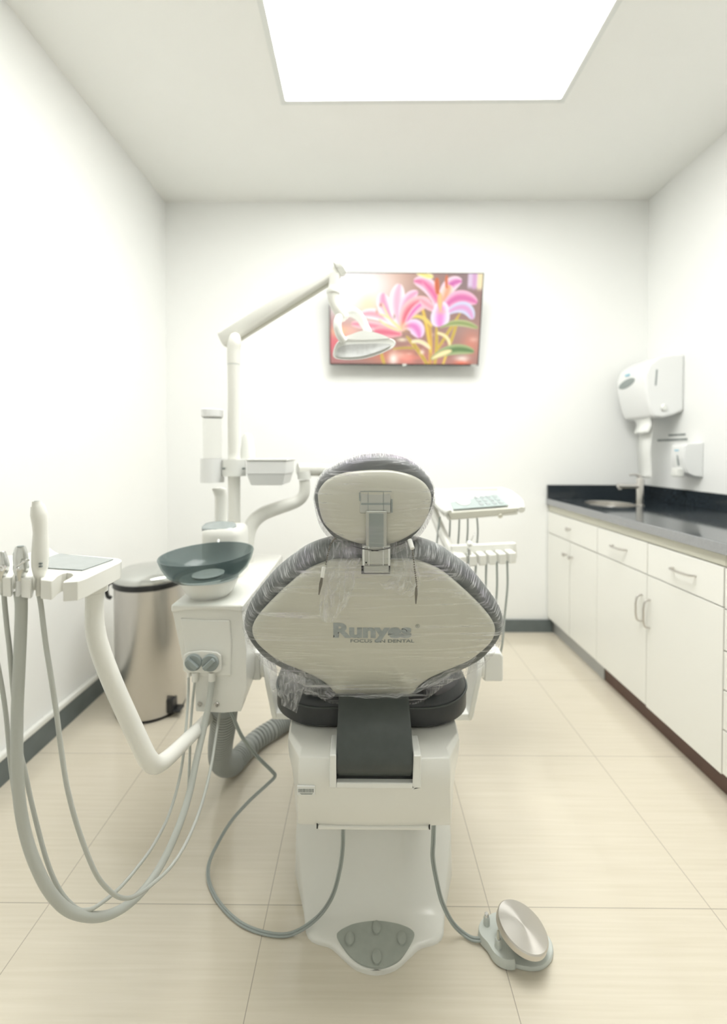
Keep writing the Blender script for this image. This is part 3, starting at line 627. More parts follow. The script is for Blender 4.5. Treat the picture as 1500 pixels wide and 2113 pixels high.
# ------------------------------------------------ shelf clamped round the post
YS = YP-.01
t = thing('post_shelf', 'white shelf ring with a deep tray clamped round the lamp post', 'shelf', (pb.x, YS, P(483, 985, YS).z))
def boxpx(bm, x0, x1, y0, y1, Ya_, Yb__, taper=0):
    p0, p1 = P(x0, y0, Ya_), P(x1, y1, Ya_)
    z1, z0 = p0.z, p1.z; xa, xb = p0.x, p1.x
    loft(bm, [[(xa, Ya_, z1), (xb, Ya_, z1), (xb, Yb__, z1), (xa, Yb__, z1)], [(xa+taper, Ya_+taper, z0), (xb-taper, Ya_+taper, z0), (xb-taper, Yb__-taper, z0), (xa+taper, Yb__-taper, z0)]])
    return bm
bm = B(); q = P(484, 948, YP); q2 = P(484, 982, YP); rr = S(24, YP)
lathe(bm, [(r*1.01, 0), (rr, 0), (rr, q.z-q2.z), (r*1.01, q.z-q2.z)], 40, TR(pb.x, YP, q2.z)); obj('clamp_ring', bm, M['clean'], t)
for sx in (461, 501.5):
    q = P(sx, 967, YP-.045); bm = B(); lathe(bm, [(.0001, .001), (.0035, .001), (.004, 0), (.004, -.02)], 12, TR(q.x, q.y+.0, q.z, rx=pi/2)); obj('screw', bm, M['ink'], t)
bm = B(); q = P(438, 946, YP); q2 = P(438, 995, YP); rr = S(24, YP); lathe(bm, [(.0001, 0), (rr, 0), (rr, q.z-q2.z), (rr-.004, q.z-q2.z), (rr-.004, .01), (.0001, .01)], 36, TR(q.x, YP, q2.z)); obj('cup_holder', bm, M['pwhite'], t)
bm = B(); boxpx(bm, 506, 592, 947, 951, YP-.05, YP+.16); obj('tray_rim', bm, M['clean'], t, bevel=.003, smooth=False)
bm = B(); boxpx(bm, 508, 590, 951, 979, YP-.047, YP+.155); obj('tray_body', bm, M['pwhite'], t, bevel=.004, smooth=False)
bm = B(); boxpx(bm, 509, 588, 979, 1002, YP-.046, YP+.15, .012); obj('tray_well', bm, M['pwhite'], t, bevel=.003, smooth=False)
q = P(438, 862, YP); t = thing('cup_dispenser', 'clear tube cup dispenser with a white cap standing left of the lamp post', 'cup dispenser', (q.x, YP, P(438, 990, YP).z))
z0 = P(438, 990, YP).z; bm = B(); lathe(bm, [(S(19, YP), 0), (S(19, YP), q.z-z0+.01), (S(18, YP), q.z-z0+.01), (S(18, YP), 0)], 36, TR(q.x, YP, z0)); obj('tube', bm, M['clear'], t)
bm = B(); h = P(438, 844, YP).z-q.z; lathe(bm, [(S(20, YP), 0), (S(22, YP), .004), (S(22, YP), h-.004), (S(20, YP), h), (.0001, h+.002)], 36, TR(q.x, YP, q.z)); obj('cap', bm, M['pwhite'], t)
q = P(511, 946, YP+.05); h = P(511, 893, YP+.05).z-q.z
bm = B(); lathe(bm, [(.0001, 0), (S(15, YP), 0), (S(15, YP), h*.35), (S(13, YP), h*.5), (S(12, YP), h*.8), (S(7, YP), h*.96), (.0001, h)], 28, TR(*q)); 
tag(obj('plastic_bottle', bm, M['clean']), 'faint white rounded plastic bottle on the shelf tray behind the lamp post', 'bottle')

# ================================================================== DELIVERY UNIT behind the chair (arm + instrument table)
t = thing('delivery_unit', 'white dentist instrument table on a jointed arm, standing behind the headrest', 'instrument table', (.35, 1.9, .8))
bm = B(); rr = .027
tube(bm, [P(508, 1180, 1.66), P(510, 1120, 1.66), P(518, 1085, 1.68), P(540, 1062, 1.70), P(575, 1048, 1.72), P(612, 1035, 1.74), P(626, 1022, 1.74), P(629, 1005, 1.74), P(628, 990, 1.74)], [.026, .026, .027, .027, .026, .024, .022, .021, .021], 22, 7)
obj('lower_arm', bm, M['white'], t)
bm = B(); q = P(628, 988, 1.74); q2 = P(627, 973, 1.74); cyl(bm, q, q2, .026, 24); obj('elbow_joint', bm, M['clean'], t)
bm = B(); tube(bm, [P(614, 968, 1.74), P(640, 969, 1.76), P(700, 972, 1.80), P(880, 985, 1.90)], [.024, .026, .026, .024], 20, 4); obj('upper_arm', bm, M['white'], t)
YT = 1.86
bm = B(); tube(bm, [P(889, 1015, YT+.1), P(893, 1050, YT+.06), P(908, 1090, YT), P(926, 1128, YT-.06), P(940, 1150, YT-.08)], [.022, .021, .02, .02, .02], 18); obj('holder_arm', bm, M['white'], t)
# table: sloping top, raised rear bar, thick side cheeks
tl, tr, br, bl = P(886, 1010, YT+.13), P(1035, 1012, YT+.10), P(1070, 1050, YT-.06), P(925, 1062, YT-.08)
def quad_slab(bm, q, d): return prism(bm, q, d)
bm = B(); quad_slab(bm, [tl, tr, br, bl], (0, .004, -.026)); tb = obj('table', bm, M['white'], t, bevel=.006, seg=3)
bm = B(); quad_slab(bm, [P(920, 1024, YT+.09), P(1024, 1019, YT+.08), P(1050, 1043, YT-.045), P(935, 1052, YT-.055)], (0, -.002, .003)); obj('control_panel', bm, M['lcd'], tb, smooth=False)
cp = [P(920, 1024, YT+.09), P(1024, 1019, YT+.08), P(1050, 1043, YT-.045), P(935, 1052, YT-.055)]
def cpp(u, v, h=.0045): return (cp[0].lerp(cp[1], u)).lerp(cp[3].lerp(cp[2], u), v)+Vector((0, -.002, h))
bm = B()
for k in range(3):
    for j in range(4):
        u, v = .50+j*.12+random.uniform(-.01, .01), .18+k*.27
        loft(bm, [[cpp(u, v, h), cpp(u+.07, v-.02, h), cpp(u+.075, v+.15, h), cpp(u+.01, v+.17, h)] for h in (.003, .005)])
obj('button_marks', bm, M['inkl'], tb, smooth=False)
bm = B(); cs = [cpp(.25+.13*cos(a), .5+.33*sin(a)) for a in [2*pi*k/24 for k in range(24)]]; prism(bm, cs, (0, 0, .002)); obj('round_pad', bm, M['clean'], tb, smooth=False)
bm = B(); prism(bm, [P(890, 1009, YT+.12), P(1040, 1006, YT+.10), P(1040, 1014, YT+.09), P(890, 1020, YT+.11)], (0, .03, 0)); obj('rear_bar', bm, M['shell'], t, bevel=.004)
bm = B(); tube(bm, [P(1032, 1013, YT+.10), P(1052, 1022, YT+.05), P(1070, 1038, YT-.02), P(1076, 1052, YT-.07)], [.018, .021, .022, .014], 16); obj('side_cheek', bm, M['clean'], t)
bm = B(); tube(bm, [P(893, 1016, YT+.10), P(903, 1035, YT+.02), P(918, 1052, YT-.06), P(925, 1060, YT-.08)], [.018, .021, .022, .018], 16); obj('side_cheek', bm, M['clean'], t)
bm = B(); prism(bm, [P(924, 1058, YT-.085), P(1068, 1048, YT-.065), P(1064, 1056, YT-.065), P(1020, 1064, YT-.07), P(930, 1072, YT-.085)], (0, .03, 0)); obj('front_lip', bm, M['shell'], t, bevel=.003)
bm = B(); q = P(1031, 1062, YT-.06); cyl(bm, q+Vector((0, .01, .004)), q+Vector((0, -.01, -.006)), .009, 14); obj('lock_knob', bm, M['rail'], t)
# hoses from under the table down to the holder
for k, (x0, x1, x2) in enumerate(((908, 904, 900), (929, 928, 925), (948, 947, 944), (965, 965, 962), (984, 986, 983))):
    bm = B(); tube(bm, [P(x0, 1066, YT-.02), P(x1, 1095, YT-.02), P(x2+1, 1128, YT-.01), P(x2, 1160, YT)], .0036, 8); obj('supply_hose', bm, M['hose2'], t)
# instrument holder bar
YH = 1.74
bm = B()
q0, q1 = P(925, 1138, YH), P(1066, 1130, YH)
nt_ = 6
hb = []
for k in range(6):
    x0 = 948+k*20.5-(8 if k == 0 else 0); x1 = 948+(k+1)*20.5-5; yy = 1148-k*1.5
    box_ = [P(x0, yy, YH-.03), P(x1, yy-.6, YH-.03), P(x1, yy+22, YH-.03), P(x0, yy+23, YH-.03)]
    prism(bm, box_, (0, .065, 0))
prism(bm, [P(930, 1126, YH+.03), P(1066, 1120, YH+.03), P(1068, 1152, YH+.03), P(930, 1160, YH+.03)], (0, .03, 0))
obj('instrument_holder', bm, M['white'], t, bevel=.006, seg=3)
for k in range(4):
    x = 982+k*21.5; xe = [994, 1005, 1018, 1036][k]
    bm = B(); tube(bm, [P(x, 1162-k*1.5, YH-.01), P(x-1 if k < 2 else x+.5, 1210, YH-.01), P((x+xe)/2, 1270, YH), P(xe, 1330, YH), P(xe-10, 1375, YH+.02)], .0042, 8); obj('instrument_hose', bm, M['hose2'], t)
q = P(968, 1152, YH-.015); q2 = P(969, 1122, YH-.015)
s_ = thing('air_syringe', 'small steel air-water syringe sticking up from the rear instrument holder', 'syringe', q)
bm = B(); tube(bm, [P(965, 1172, YH-.02), q, P(968, 1132, YH-.015)], [.009, .009, .008], 12, 0); obj('handle', bm, M['satin'], s_)
bm = B(); lathe(bm, [(.0001, -.013), (.009, -.009), (.013, 0), (.009, .009), (.0001, .013)], 18, TR(*q2)); obj('button_head', bm, M['clean'], s_)
bm = B(); tube(bm, [q2, P(975, 1110, YH-.01), P(979, 1099, YH-.0)], [.003, .0016, .0014], 8); obj('nozzle', bm, M['chrome'], s_)

# ================================================================== DENTAL CHAIR
t = CHAIR = thing('dental_chair', 'dental chair seen from behind, ivory shell back, black seat, white base', 'dental chair', (CX, 1.35, 0))
# --- foot base: rows across, height field
def interp(x, tab):
    if x <= tab[0][0]: return tab[0][1]
    for (a, b_), (c_, d_) in zip(tab[:-1], tab[1:]):
        if x <= c_: return b_+(d_-b_)*(x-a)/(c_-a)
    return tab[-1][1]
Wt = [(1.042, .004), (1.0435, .018), (1.047, .032), (1.052, .0465), (1.061, .061), (1.0715, .0745), (1.083, .089), (1.094, .103), (1.1, .115), (1.1035, .131), (1.107, .145), (1.112, .157), (1.12, .167), (1.132, .174), (1.16, .186), (1.20, .2), (1.27, .226), (1.4, .235), (1.75, .235), (1.80, .20)]
Ht = [(1.0, .011), (1.155, .011), (1.18, .032), (1.21, .066), (1.27, .147), (1.35, .24), (1.45, .33), (1.8, .36)]
ys = [w_[0] for w_ in Wt[:14]]+[1.145, 1.16, 1.175, 1.19, 1.205, 1.22, 1.235, 1.25, 1.27, 1.29, 1.31, 1.35, 1.4, 1.45, 1.55, 1.75, 1.80]
bm = B(); rows = []
Wt = [((PZ(777, 933+1125.6/a, 0).y, (PZ(777+b*911/a, 933+1125.6/a, 0).x-PZ(777, 933+1125.6/a, 0).x)) if a < 1.14 else (a, b)) for a, b in Wt]
ys = [w_[0] for w_ in Wt[:14]]+ys[14:]
ts = [-1, -.985, -.95, -.85, -.72, -.62, -.54, -.46, -.38, -.2, 0, .2, .38, .46, .54, .62, .72, .85, .95, .985, 1]
def baseZ(tt, y):
    e_ = interp(y, Ht); dip = interp(y, [(1.165, 0), (1.2, .006), (1.27, .04), (1.35, .07), (1.5, .09)])
    k = 1-min(1, max(0, (abs(tt)-.40)/.18)); k = k*k*(3-2*k)
    rnd = .006*(min(1, max(0, (abs(tt)-.9)/.1)))**2
    fall = interp(y, [(1.13, 0), (1.2, .010), (1.3, .03)])*abs(tt)**6
    return e_-dip*k-rnd-fall
for y in ys:
    w_ = interp(y, Wt); row = [(CX+.004-w_*1.012, y, 0)]
    for tt in ts: row.append((CX+.004+w_*tt, y if y > ys[0]+.0005 else y+.003, baseZ(tt, y)))
    row.append((CX+.004+w_*1.012, y, 0)); rows.append(row)
loft(bm, rows, cap=False, closed=False); f0 = [v for v in bm.verts][:len(rows[0])]; bm.faces.new(f0)
base = obj('base', bm, M['white'], t, angle=50)
pad = [(695, 1929), (700, 1920), (716, 1911), (736, 1904), (777, 1899), (815, 1904), (835, 1910), (849, 1917), (855, 1927), (847, 1947), (827, 1977), (804, 1992), (777, 1997), (747, 1990), (722, 1972), (702, 1945)]
lp = smooth_loop([PZ(x, y, .0145) for x, y in pad], 3); pc = sum(lp, Vector())/len(lp)
bm = B(); dome(bm, lp, pc, (0, 0, 1), [(1, -.006), (1, -.0015), (.985, 0), (.5, 0)]); fp = obj('foot_pad', bm, M['rubber'], base, label='grey rubber foot pad')
for x, y in ((777, 1915), (722, 1938), (829, 1937), (777, 1976)):
    q = PZ(x, y, .0145); bm = B(); lathe(bm, [(.0135, -.001), (.0125, .004), (.008, .007), (.0001, .008)], 22, TR(q.x, q.y, q.z)); bmesh.ops.scale(bm, vec=(.85, 1.25, 1), space=Matrix.Translation(-q), verts=bm.verts); obj('foot_button', bm, M['rubber'], base)
obj('column', loft(B(), [[(CX+x*.13, 1.42+y*.14, z) for x, y in ((-1, -1), (1, -1), (1, 1), (-1, 1))] for z in (.2, .56)]) and None or (lambda b: (loft(b, [[(CX+x*.13, 1.45+y*.14, z) for x, y in ((-1, -1), (1, -1), (1, 1), (-1, 1))] for z in (.2, .56)]), b)[1])(B()), M['white'], t, bevel=.02, seg=4) 
# --- rear cover
def cring(z, yf, hw, hi, yc, yr=1.52):
    c_ = CX-.001
    return [Vector(p) for p in ((c_-hi, yf, z), (c_-hi*.5, yf-.004, z), (c_, yf-.005, z), (c_+hi*.5, yf-.004, z), (c_+hi, yf, z), (c_+hw*.985, yc-.02, z), (c_+hw, yc+.02, z), (c_+hw, yr, z), (c_-hw, yr, z), (c_-hw, yc+.02, z), (c_-hw*.985, yc-.02, z))]
zcb = P(770, 1707, .965).z
bm = B(); loft(bm, [cring(zcb, .972, .184, .170, 1.03), cring(zcb+.006, .967, .184, .170, 1.03), cring(.47, .955, .188, .168, 1.03), cring(.50, .952, .192, .166, 1.03), cring(.515, .95, .202, .166, 1.05), cring(.545, .952, .205, .166, 1.05), cring(.562, .962, .205, .166, 1.05), cring(.571, .985, .203, .163, 1.06)])
cov = obj('rear_cover', bm, M['white'], t, angle=35, bevel=.003)
bm = B(); x0, x1 = P(656, 1707, .965).x, P(884, 1707, .965).x; box(bm, x0, x1, .9595, .985, zcb-.003, zcb+.0065); obj('cover_lip', bm, M['white'], cov, bevel=.004, seg=3)
for x in (654.5, 886):
    q = P(x, 1706, .965); obj('cover_notch', box(B(), q.x-.0012, q.x+.0012, .962, .969, zcb-.002, zcb+.008), M['dark'], cov, smooth=False)
# collar round the slot
YC = .934
bm = B(); L0, L1, R0, R1 = P(680, 1600, YC).x, P(694, 1600, YC).x, P(853, 1600, YC).x, P(869, 1600, YC).x; zt_, zb_, zs = P(770, 1556, YC).z, P(770, 1625, YC).z, P(770, 1613, YC).z
box(bm, L0, L1, YC-.004, 1.0, zb_, zt_); box(bm, R0, R1, YC-.004, 1.0, zb_, zt_); box(bm, L1, R0, YC-.004, 1.0, zb_, zs); bmesh.ops.remove_doubles(bm, verts=bm.verts, dist=1e-5)
obj('slot_collar', bm, M['clean'], cov, smooth=False, bevel=.003)
bm = B(); box(bm, L1, R0, .9425, .99, zs-.0005, zt_-.002); obj('slot', bm, M['dark'], cov, smooth=False, label='dark slot')
# barcode sticker
q = P(633, 1623, .958); ysurf = .9462
bm = B(); box(bm, q.x-.0195, q.x+.0195, ysurf-.0005, ysurf+.004, q.z-.0095, q.z+.0095); lab = obj('sticker', bm, M['paper'], cov, smooth=False, label='small white barcode sticker')
bm = B(); x = q.x-.017
while x < q.x+.016:
    w_ = random.choice((.0004, .0007, .0011)); box(bm, x, x+w_, ysurf-.0009, ysurf-.0004, q.z-.003, q.z+.0045); x += w_+random.choice((.0005, .0009))
for k in range(2):
    x = q.x-.013+k*.002
    while x < q.x+.013: w_ = random.uniform(.001, .002); box(bm, x, x+w_, ysurf-.0009, ysurf-.0004, q.z-(.0052 if k == 0 else .0075)-.0006, q.z-(.0052 if k == 0 else .0075)+.0004); x += w_+.0005
obj('barcode', bm, M['ink'], lab, smooth=False)
# --- hinge plate
prof = [(1435, 1.035), (1455, 1.012), (1480, .99), (1510, .960), (1540, .944), (1562, .934), (1575, .930), (1584, .929), (1591, .931), (1597, .936), (1601, .943)]
bm = B(); rings = []
xl, xr = P(694.5, 1560, .95).x, P(851, 1560, .95).x
pr = [P(770, y, Y_) for y, Y_ in prof]
for k, p in enumerate(pr):
    tg_ = (pr[min(k+1, len(pr)-1)]-pr[max(k-1, 0)]).normalized(); n_ = Vector((0, -tg_.z, tg_.y)); n_ = n_ if n_.y < 0 else -n_
    r_ = .006; ring = []
    for (xx, dd) in ((xl, -.03), (xl, -r_), (xl+r_*.3, -r_*.3), (xl+r_, 0), (xr-r_, 0), (xr-r_*.3, -r_*.3), (xr, -r_), (xr, -.03)): ring.append(Vector((xx, p.y, p.z))+n_*dd)
    rings.append(ring)
loft(bm, rings); obj('hinge_plate', bm, M['leather2'], t, angle=60, label='charcoal rubber covered hinge plate')
# --- seat
bm = B(); cxs = CX-.004; hw = .250; yA, yB = 1.045, 1.75; yc = (yA+yB)/2; hy = (yB-yA)/2
def sring(s, z0, lift=0, n=72, p=3.6):
    a_, b_, R0 = hw*s, hy-(1-s)*hw, .125*min(1, .3+.7*s); R0 = min(R0, a_*.95); rr = []
    for qx, qy, st in ((1, 1, 0), (-1, 1, 90), (-1, -1, 180), (1, -1, 270)):
        for k in range(n//4): an = radians(st+90*k/(n//4-1)); rr.append(Vector((cxs+qx*(a_-R0)+R0*cos(an), yc+qy*(b_-R0)+R0*sin(an), 0)))
    return [Vector((v.x, v.y, z0+lift*(abs(v.x-cxs)/hw)**3)) for v in rr]
loft(bm, [sring(.90, .571), sring(.97, .573), sring(1.0, .581), sring(1.0, .622, .004), sring(.985, .632, .006), sring(.95, .640, .018), sring(.8, .645, .022), sring(.55, .643, .01), sring(.3, .64), sring(.05, .64)])
seat = obj('seat', bm, M['leather'], t)
bm = B(); pp = sring(1.002, .624, .004); pp = pp+pp[:1]; tube(bm, pp, .0024, 6, 0, cap=False); obj('piping', bm, M['leather2'], seat)
for x in (P(671, 1440, 1.08).x, P(873, 1440, 1.08).x):
    bm = B(); lft = .02*(abs(x-cxs)/hw)**3
    tube(bm, [(x, 1.049, .630), (x, 1.06, .6405+lft), (x, 1.1, .6455+lft), (x, 1.3, .6465+lft)], .0016, 6); obj('seam', bm, M['black'], seat)

bm = B(); loft(bm, [ell(CX, 1.9, .2, .36, z, 48, 4) for z in (.52, .56)]+[ell(CX, 1.9, .18, .34, .575, 48, 4)]); obj('leg_rest', bm, M['leather'], t)
# --- armrests, mirrored
for sgn in (-1, 1):
    c_ = CX+.001
    def X(v): return c_+sgn*v
    a = thing  # no-op
    bm = B(); pr_ = [(.332, .555), (.388, .555), (.388, .632), (.380, .641), (.36, .6435), (.342, .641), (.332, .636)]
    rings = []
    for yy, sx, sz in ((1.30, 1, 1), (1.31, 1.03, 1.0), (1.75, .9, 1.02)):
        rings.append([(X(.36+(x-.36)*sx), yy, z*sz) for x, z in pr_])
    loft(bm, rings); arm = obj('armrest', bm, M['clean'], t, bevel=.006, seg=3)
    bm = B(); M4 = Matrix.Translation((X(.388), 1.36, .597)) @ Matrix.Rotation(sgn*pi/2, 4, 'Y'); lathe(bm, [(.034, -.004), (.034, .003), (.028, .008), (.0001, .009)], 28, M4); obj('pivot_cap', bm, M['clean'], arm)
    bm = B(); M4 = Matrix.Translation((X(.331), 1.33, .597)) @ Matrix.Rotation(sgn*pi/2, 4, 'Y'); lathe(bm, [(.0001, -.018), (.036, -.017), (.041, -.008), (.041, .0)], 32, M4); obj('pivot_disc', bm, M['clean'], arm)
    bm = B(); o1 = [(1.285, .632), (1.30, .642), (1.345, .642), (1.37, .61), (1.36, .50), (1.345, .445), (1.29, .445), (1.278, .50), (1.272, .58)]
    lo1 = smooth_loop([Vector((0, y, z)) for y, z in o1], 3)
    def shx(z, off): return X(.318-(.642-z)*.16+off)
    loft(bm, [[Vector((shx(p.z, off), p.y, p.z)) for p in lo1] for off in (-.008, .008)]); obj('bracket', bm, M['clean'], arm, bevel=.004, seg=3)
    bm = B(); box(bm, min(X(.20), X(.285)), max(X(.20), X(.285)), 1.285, 1.335, .447, .468); obj('mounting_foot', bm, M['clean'], arm, bevel=.004)
# --- backrest
def Yb(py): return 1.055-(1430-py)/274*.075
half = [(771, 1155), (725, 1155), (690, 1156), (655, 1166), (622, 1184), (580, 1220), (548, 1252), (527, 1279), (521, 1300), (530, 1323), (556, 1347), (580, 1363), (620, 1380), (657, 1397), (679, 1413), (692, 1428), (720, 1431), (771, 1431)]
out = half+[(2*771-x, y) for x, y in half[-2:0:-1]]
lp = smooth_loop([P(x, y, Yb(y)) for x, y in out], 4); bc_ = P(771, 1300, Yb(1300))
nb = (P(771, 1431, Yb(1431))-P(771, 1155, Yb(1155))).normalized(); nb = Vector((0, nb.z, -nb.y)); nb = nb if nb.y < 0 else -nb
bm = B(); dome(bm, lp, bc_, nb, [(.99, -.012), (1.0, -.004), (1.0, .002), (.992, .006), (.96, .010), (.85, .015), (.7, .0195), (.68, .0208), (.45, .023), (.2, .024)])
shell = obj('backrest_shell', bm, M['shell'], t, angle=60)
tree = BVHTree.FromPolygons([v.co.copy() for v in shell.data.vertices], [tuple(p.vertices) for p in shell.data.polygons])
chalf = [(771, 1116), (720, 1116), (680, 1119), (652, 1126), (624, 1138), (604, 1152), (584, 1166), (560, 1188), (526, 1231), (510, 1256), (504, 1282), (507, 1304), (520, 1326), (545, 1353), (575, 1371), (620, 1392), (650, 1408), (672, 1422), (700, 1428), (771, 1430)]
cout = chalf+[(2*771-x, y) for x, y in chalf[-2:0:-1]]
clp = smooth_loop([P(x, y, Yb(y)+.028) for x, y in cout], 3); cbc = P(771, 1300, Yb(1300)+.028)
bm = B(); dome(bm, clp, cbc, nb, [(.5, .014), (.93, .016), (.975, .012), (1.0, -.002), (1.0, -.022), (.98, -.045), (.9, -.06), (.6, -.055), (.3, -.045)])
obj('backrest_cushion', bm, M['edge'], t, angle=60)
rotm = Matrix(((1, 0, 0), (0, nb.z*-1*-1, 0), (0, 0, 1))).to_4x4()
zax = nb; xax = Vector((1, 0, 0)); yax = zax.cross(xax).normalized(); rotm = Matrix((xax, yax, zax)).transposed().to_4x4()
text('lettering', 'Runyes', M['inkl'], shell, P(768, 1301, Yb(1301))+nb*.03, rotm, S(160, 1.01), bold=.05, sx=.80, target=tree, ray_dir=tuple(-nb), label='grey brand lettering')
text('lettering', 'FOCUS ON DENTAL', M['ink'], shell, P(788, 1312, Yb(1312))+nb*.03, rotm, S(131, 1.01), bold=.018, sx=.72, target=tree, ray_dir=tuple(-nb), label='small dark grey slogan')
text('lettering', '®', M['ink'], shell, P(859, 1283, Yb(1283))+nb*.03, rotm, S(9, 1.01), bold=.0, target=tree, ray_dir=tuple(-nb), label='tiny registered mark')
# --- headrest bracket
def blk(bm, x0, x1, y0, y1, Yf, th, dY=0):
    a, b_, c_, d_ = P(x0, y0, Yf), P(x1, y0, Yf), P(x1, y1, Yf+dY), P(x0, y1, Yf+dY); return prism(bm, [a, b_, c_, d_], (0, th, 0))
bm = B(); blk(bm, 747, 806, 1126, 1166, .955, .03); blk(bm, 750, 803, 1166, 1183, .963, .03); lower = obj('headrest_mount', bm, M['alu'], t, bevel=.004, seg=3, label='metal headrest mount')
bm = B(); blk(bm, 745.5, 805, 1168, 1184.5, .969, .03); obj('mount_slot', bm, M['dark'], lower, smooth=False)
for a_ in ((748, 752), (760.5, 762), (790, 791.5), (801, 805)):
    bm = B(); blk(bm, *a_, 1128, 1167, .953, .02); obj('mount_rib', bm, M['satin'], lower, smooth=False)
bm = B(); q = P(755.5, 1161, .954); lathe(bm, [(.0001, .001), (.0018, .001), (.002, -.004)], 10, TR(*q, rx=pi/2)); obj('grub_screw', bm, M['dark'], lower)
bm = B(); blk(bm, 755, 798, 1055, 1132, .945, .012, .012); hb_ = obj('headrest_bar', bm, M['alu'], t, bevel=.002, label='flat metal headrest bar')
bm = B(); blk(bm, 761.5, 791.5, 1060, 1131, .9435, .004, .012); obj('bar_inset', bm, M['grey'], hb_, smooth=False)
# --- headrest
def Yh(py): return .985-(1130-py)/190*.02
hs = [(656, 1030), (658, 1012), (676, 990), (710, 976), (750, 971), (775, 970), (810, 971), (850, 981), (876, 997), (888, 1016), (890, 1031), (884, 1060), (870, 1085), (846, 1104), (812, 1120), (774, 1124), (736, 1120), (700, 1106), (674, 1086), (662, 1064)]
hl = smooth_loop([P(x, y, Yh(y)) for x, y in hs], 4); hcn = P(773, 1046, Yh(1046)); nh = Vector((0, -1, -.12)).normalized()
bm = B(); dome(bm, hl, hcn, nh, [(.99, -.01), (1, -.002), (.99, .004), (.95, .009), (.8, .014), (.6, .017), (.3, .018)]); hsh = obj('headrest_shell', bm, M['shell'], t, angle=60)
hcu = [(649, 1020), (650, 1036), (660, 1070), (674, 1092), (690, 1108), (720, 1122), (774, 1130), (822, 1122), (848, 1108), (870, 1086), (888, 1052), (895, 1024), (892, 1000), (876, 974), (850, 954), (820, 942), (780, 938), (742, 942), (710, 953), (680, 968), (660, 986)]
hcl = smooth_loop([P(x, y, Yh(y)+.03) for x, y in hcu], 4); hcc = P(773, 1036, Yh(1036)+.03)
bm = B(); dome(bm, hcl, hcc, nh, [(.5, .018), (.9, .02), (.97, .014), (1, 0), (1, -.025), (.95, -.05), (.8, -.062), (.4, -.05)]); obj('headrest_cushion', bm, M['edge'], t, angle=60)
bm = B(); blk(bm, 742, 808, 1014.5, 1060, .9555, .02); hh = obj('headrest_hinge', bm, M['alu'], t, bevel=.004, seg=3, label='metal headrest hinge')
bm = B(); blk(bm, 741, 744, 1016, 1034, .954, .02); blk(bm, 807, 810, 1030, 1058, .954, .02); blk(bm, 743, 808, 1013.5, 1015, .954, .02); blk(bm, 745, 806, 1038, 1042, .9535, .02); blk(bm, 759, 760, 1016, 1060, .954, .02); blk(bm, 791, 792, 1016, 1060, .954, .02); obj('hinge_gaps', bm, M['grey'], hh, smooth=False)

# ================================================================== CLING FILM
def film_dome(name, loop, cen, nrm, layers, m, parent, nseg=6, amp=.003, freq=40, seed=0, cut=None):
    cen = Vector(cen); nrm = Vector(nrm).normalized(); bm = B(); n = len(loop); uvl = bm.loops.layers.uv.new('UVMap')
    lay = []
    for (s0, o0), (s1, o1) in zip(layers[:-1], layers[1:]):
        for k in range(nseg): u = k/nseg; lay.append((s0+(s1-s0)*u, o0+(o1-o0)*u))
    lay.append(layers[-1]); rings = []
    for j, (s, o) in enumerate(lay):
        r_ = []
        for i, p in enumerate(loop):
            th = 2*pi*i/n; d_ = noise.noise(Vector((cos(th)*freq*.35, sin(th)*freq*.35, s*2.2+o*12+seed)))*amp+noise.noise(Vector((cos(th)*freq, sin(th)*freq, s*3+o*30+seed)))*amp*.45
            r_.append(bm.verts.new(cen+(p-cen)*(s+abs(d_)*1.2)+nrm*(o+abs(d_)*(.5 if s < .95 else .2))))
        rings.append(r_)
    for j in range(len(lay)-1):
        for i in range(n):
            k = (i+1) % n; f_ = bm.faces.new((rings[j][i], rings[j][k], rings[j+1][k], rings[j+1][i]))
            for lp_, (uu, vv) in zip(f_.loops, ((i/n, j/len(lay)), ((i+1)/n, j/len(lay)), ((i+1)/n, (j+1)/len(lay)), (i/n, (j+1)/len(lay)))): lp_[uvl].uv = (uu, vv)
    c_ = bm.verts.new(cen+nrm*lay[0][1])
    for i in range(n):
        f_ = bm.faces.new((rings[0][(i+1) % n], rings[0][i], c_))
        for lp_, (uu, vv) in zip(f_.loops, (((i+1)/n, 0), (i/n, 0), (i/n, 0))): lp_[uvl].uv = (uu, vv)
    return obj(name, bm, m, parent, angle=180)
t = thing('backrest_film', 'clear cling film stretched over the backrest, gathered and hanging at its lower left', 'plastic film', (CX, 1.0, .66))
fl = smooth_loop([P(x, y, Yb(y)+.028) for x, y in [(x, y+(6 if y > 1400 else 0)) for x, y in cout]], 8)
film_dome('film', fl, cbc, nb, [(.06, .0580), (.45, .0565), (.7, .054), (.9, .0485), (.955, .0395), (1.004, .010), (1.012, -.02)], M['film'], t, amp=.0035, freq=30, seed=1)
def sheet(name, grid, m, parent, amp=.004, sub=6, seed=0):
    """crumpled sheet through a coarse grid of 3d points"""
    rows_ = [catmull(r_, sub) for r_ in grid]; cols = list(zip(*rows_)); full = list(zip(*[catmull(list(c_), sub) for c_ in cols]))
    bm = B(); uvl = bm.loops.layers.uv.new('UVMap'); nj, ni = len(full), len(full[0])
    vs_ = [[bm.verts.new(Vector(p)+Vector((noise.noise(Vector(p)*60+Vector((seed, 0, 0))), noise.noise(Vector(p)*60+Vector((0, seed+9, 0))), noise.noise(Vector(p)*60+Vector((5, 0, seed)))))*amp) for p in r_] for r_ in full]
    for j in range(nj-1):
        for i in range(ni-1):
            f_ = bm.faces.new((vs_[j][i], vs_[j][i+1], vs_[j+1][i+1], vs_[j+1][i]))
            for lp_, (uu, vv) in zip(f_.loops, ((i, j), (i+1, j), (i+1, j+1), (i, j+1))): lp_[uvl].uv = (uu/ni, vv/nj)
    return obj(name, bm, m, parent, angle=180)
yy = 1.035
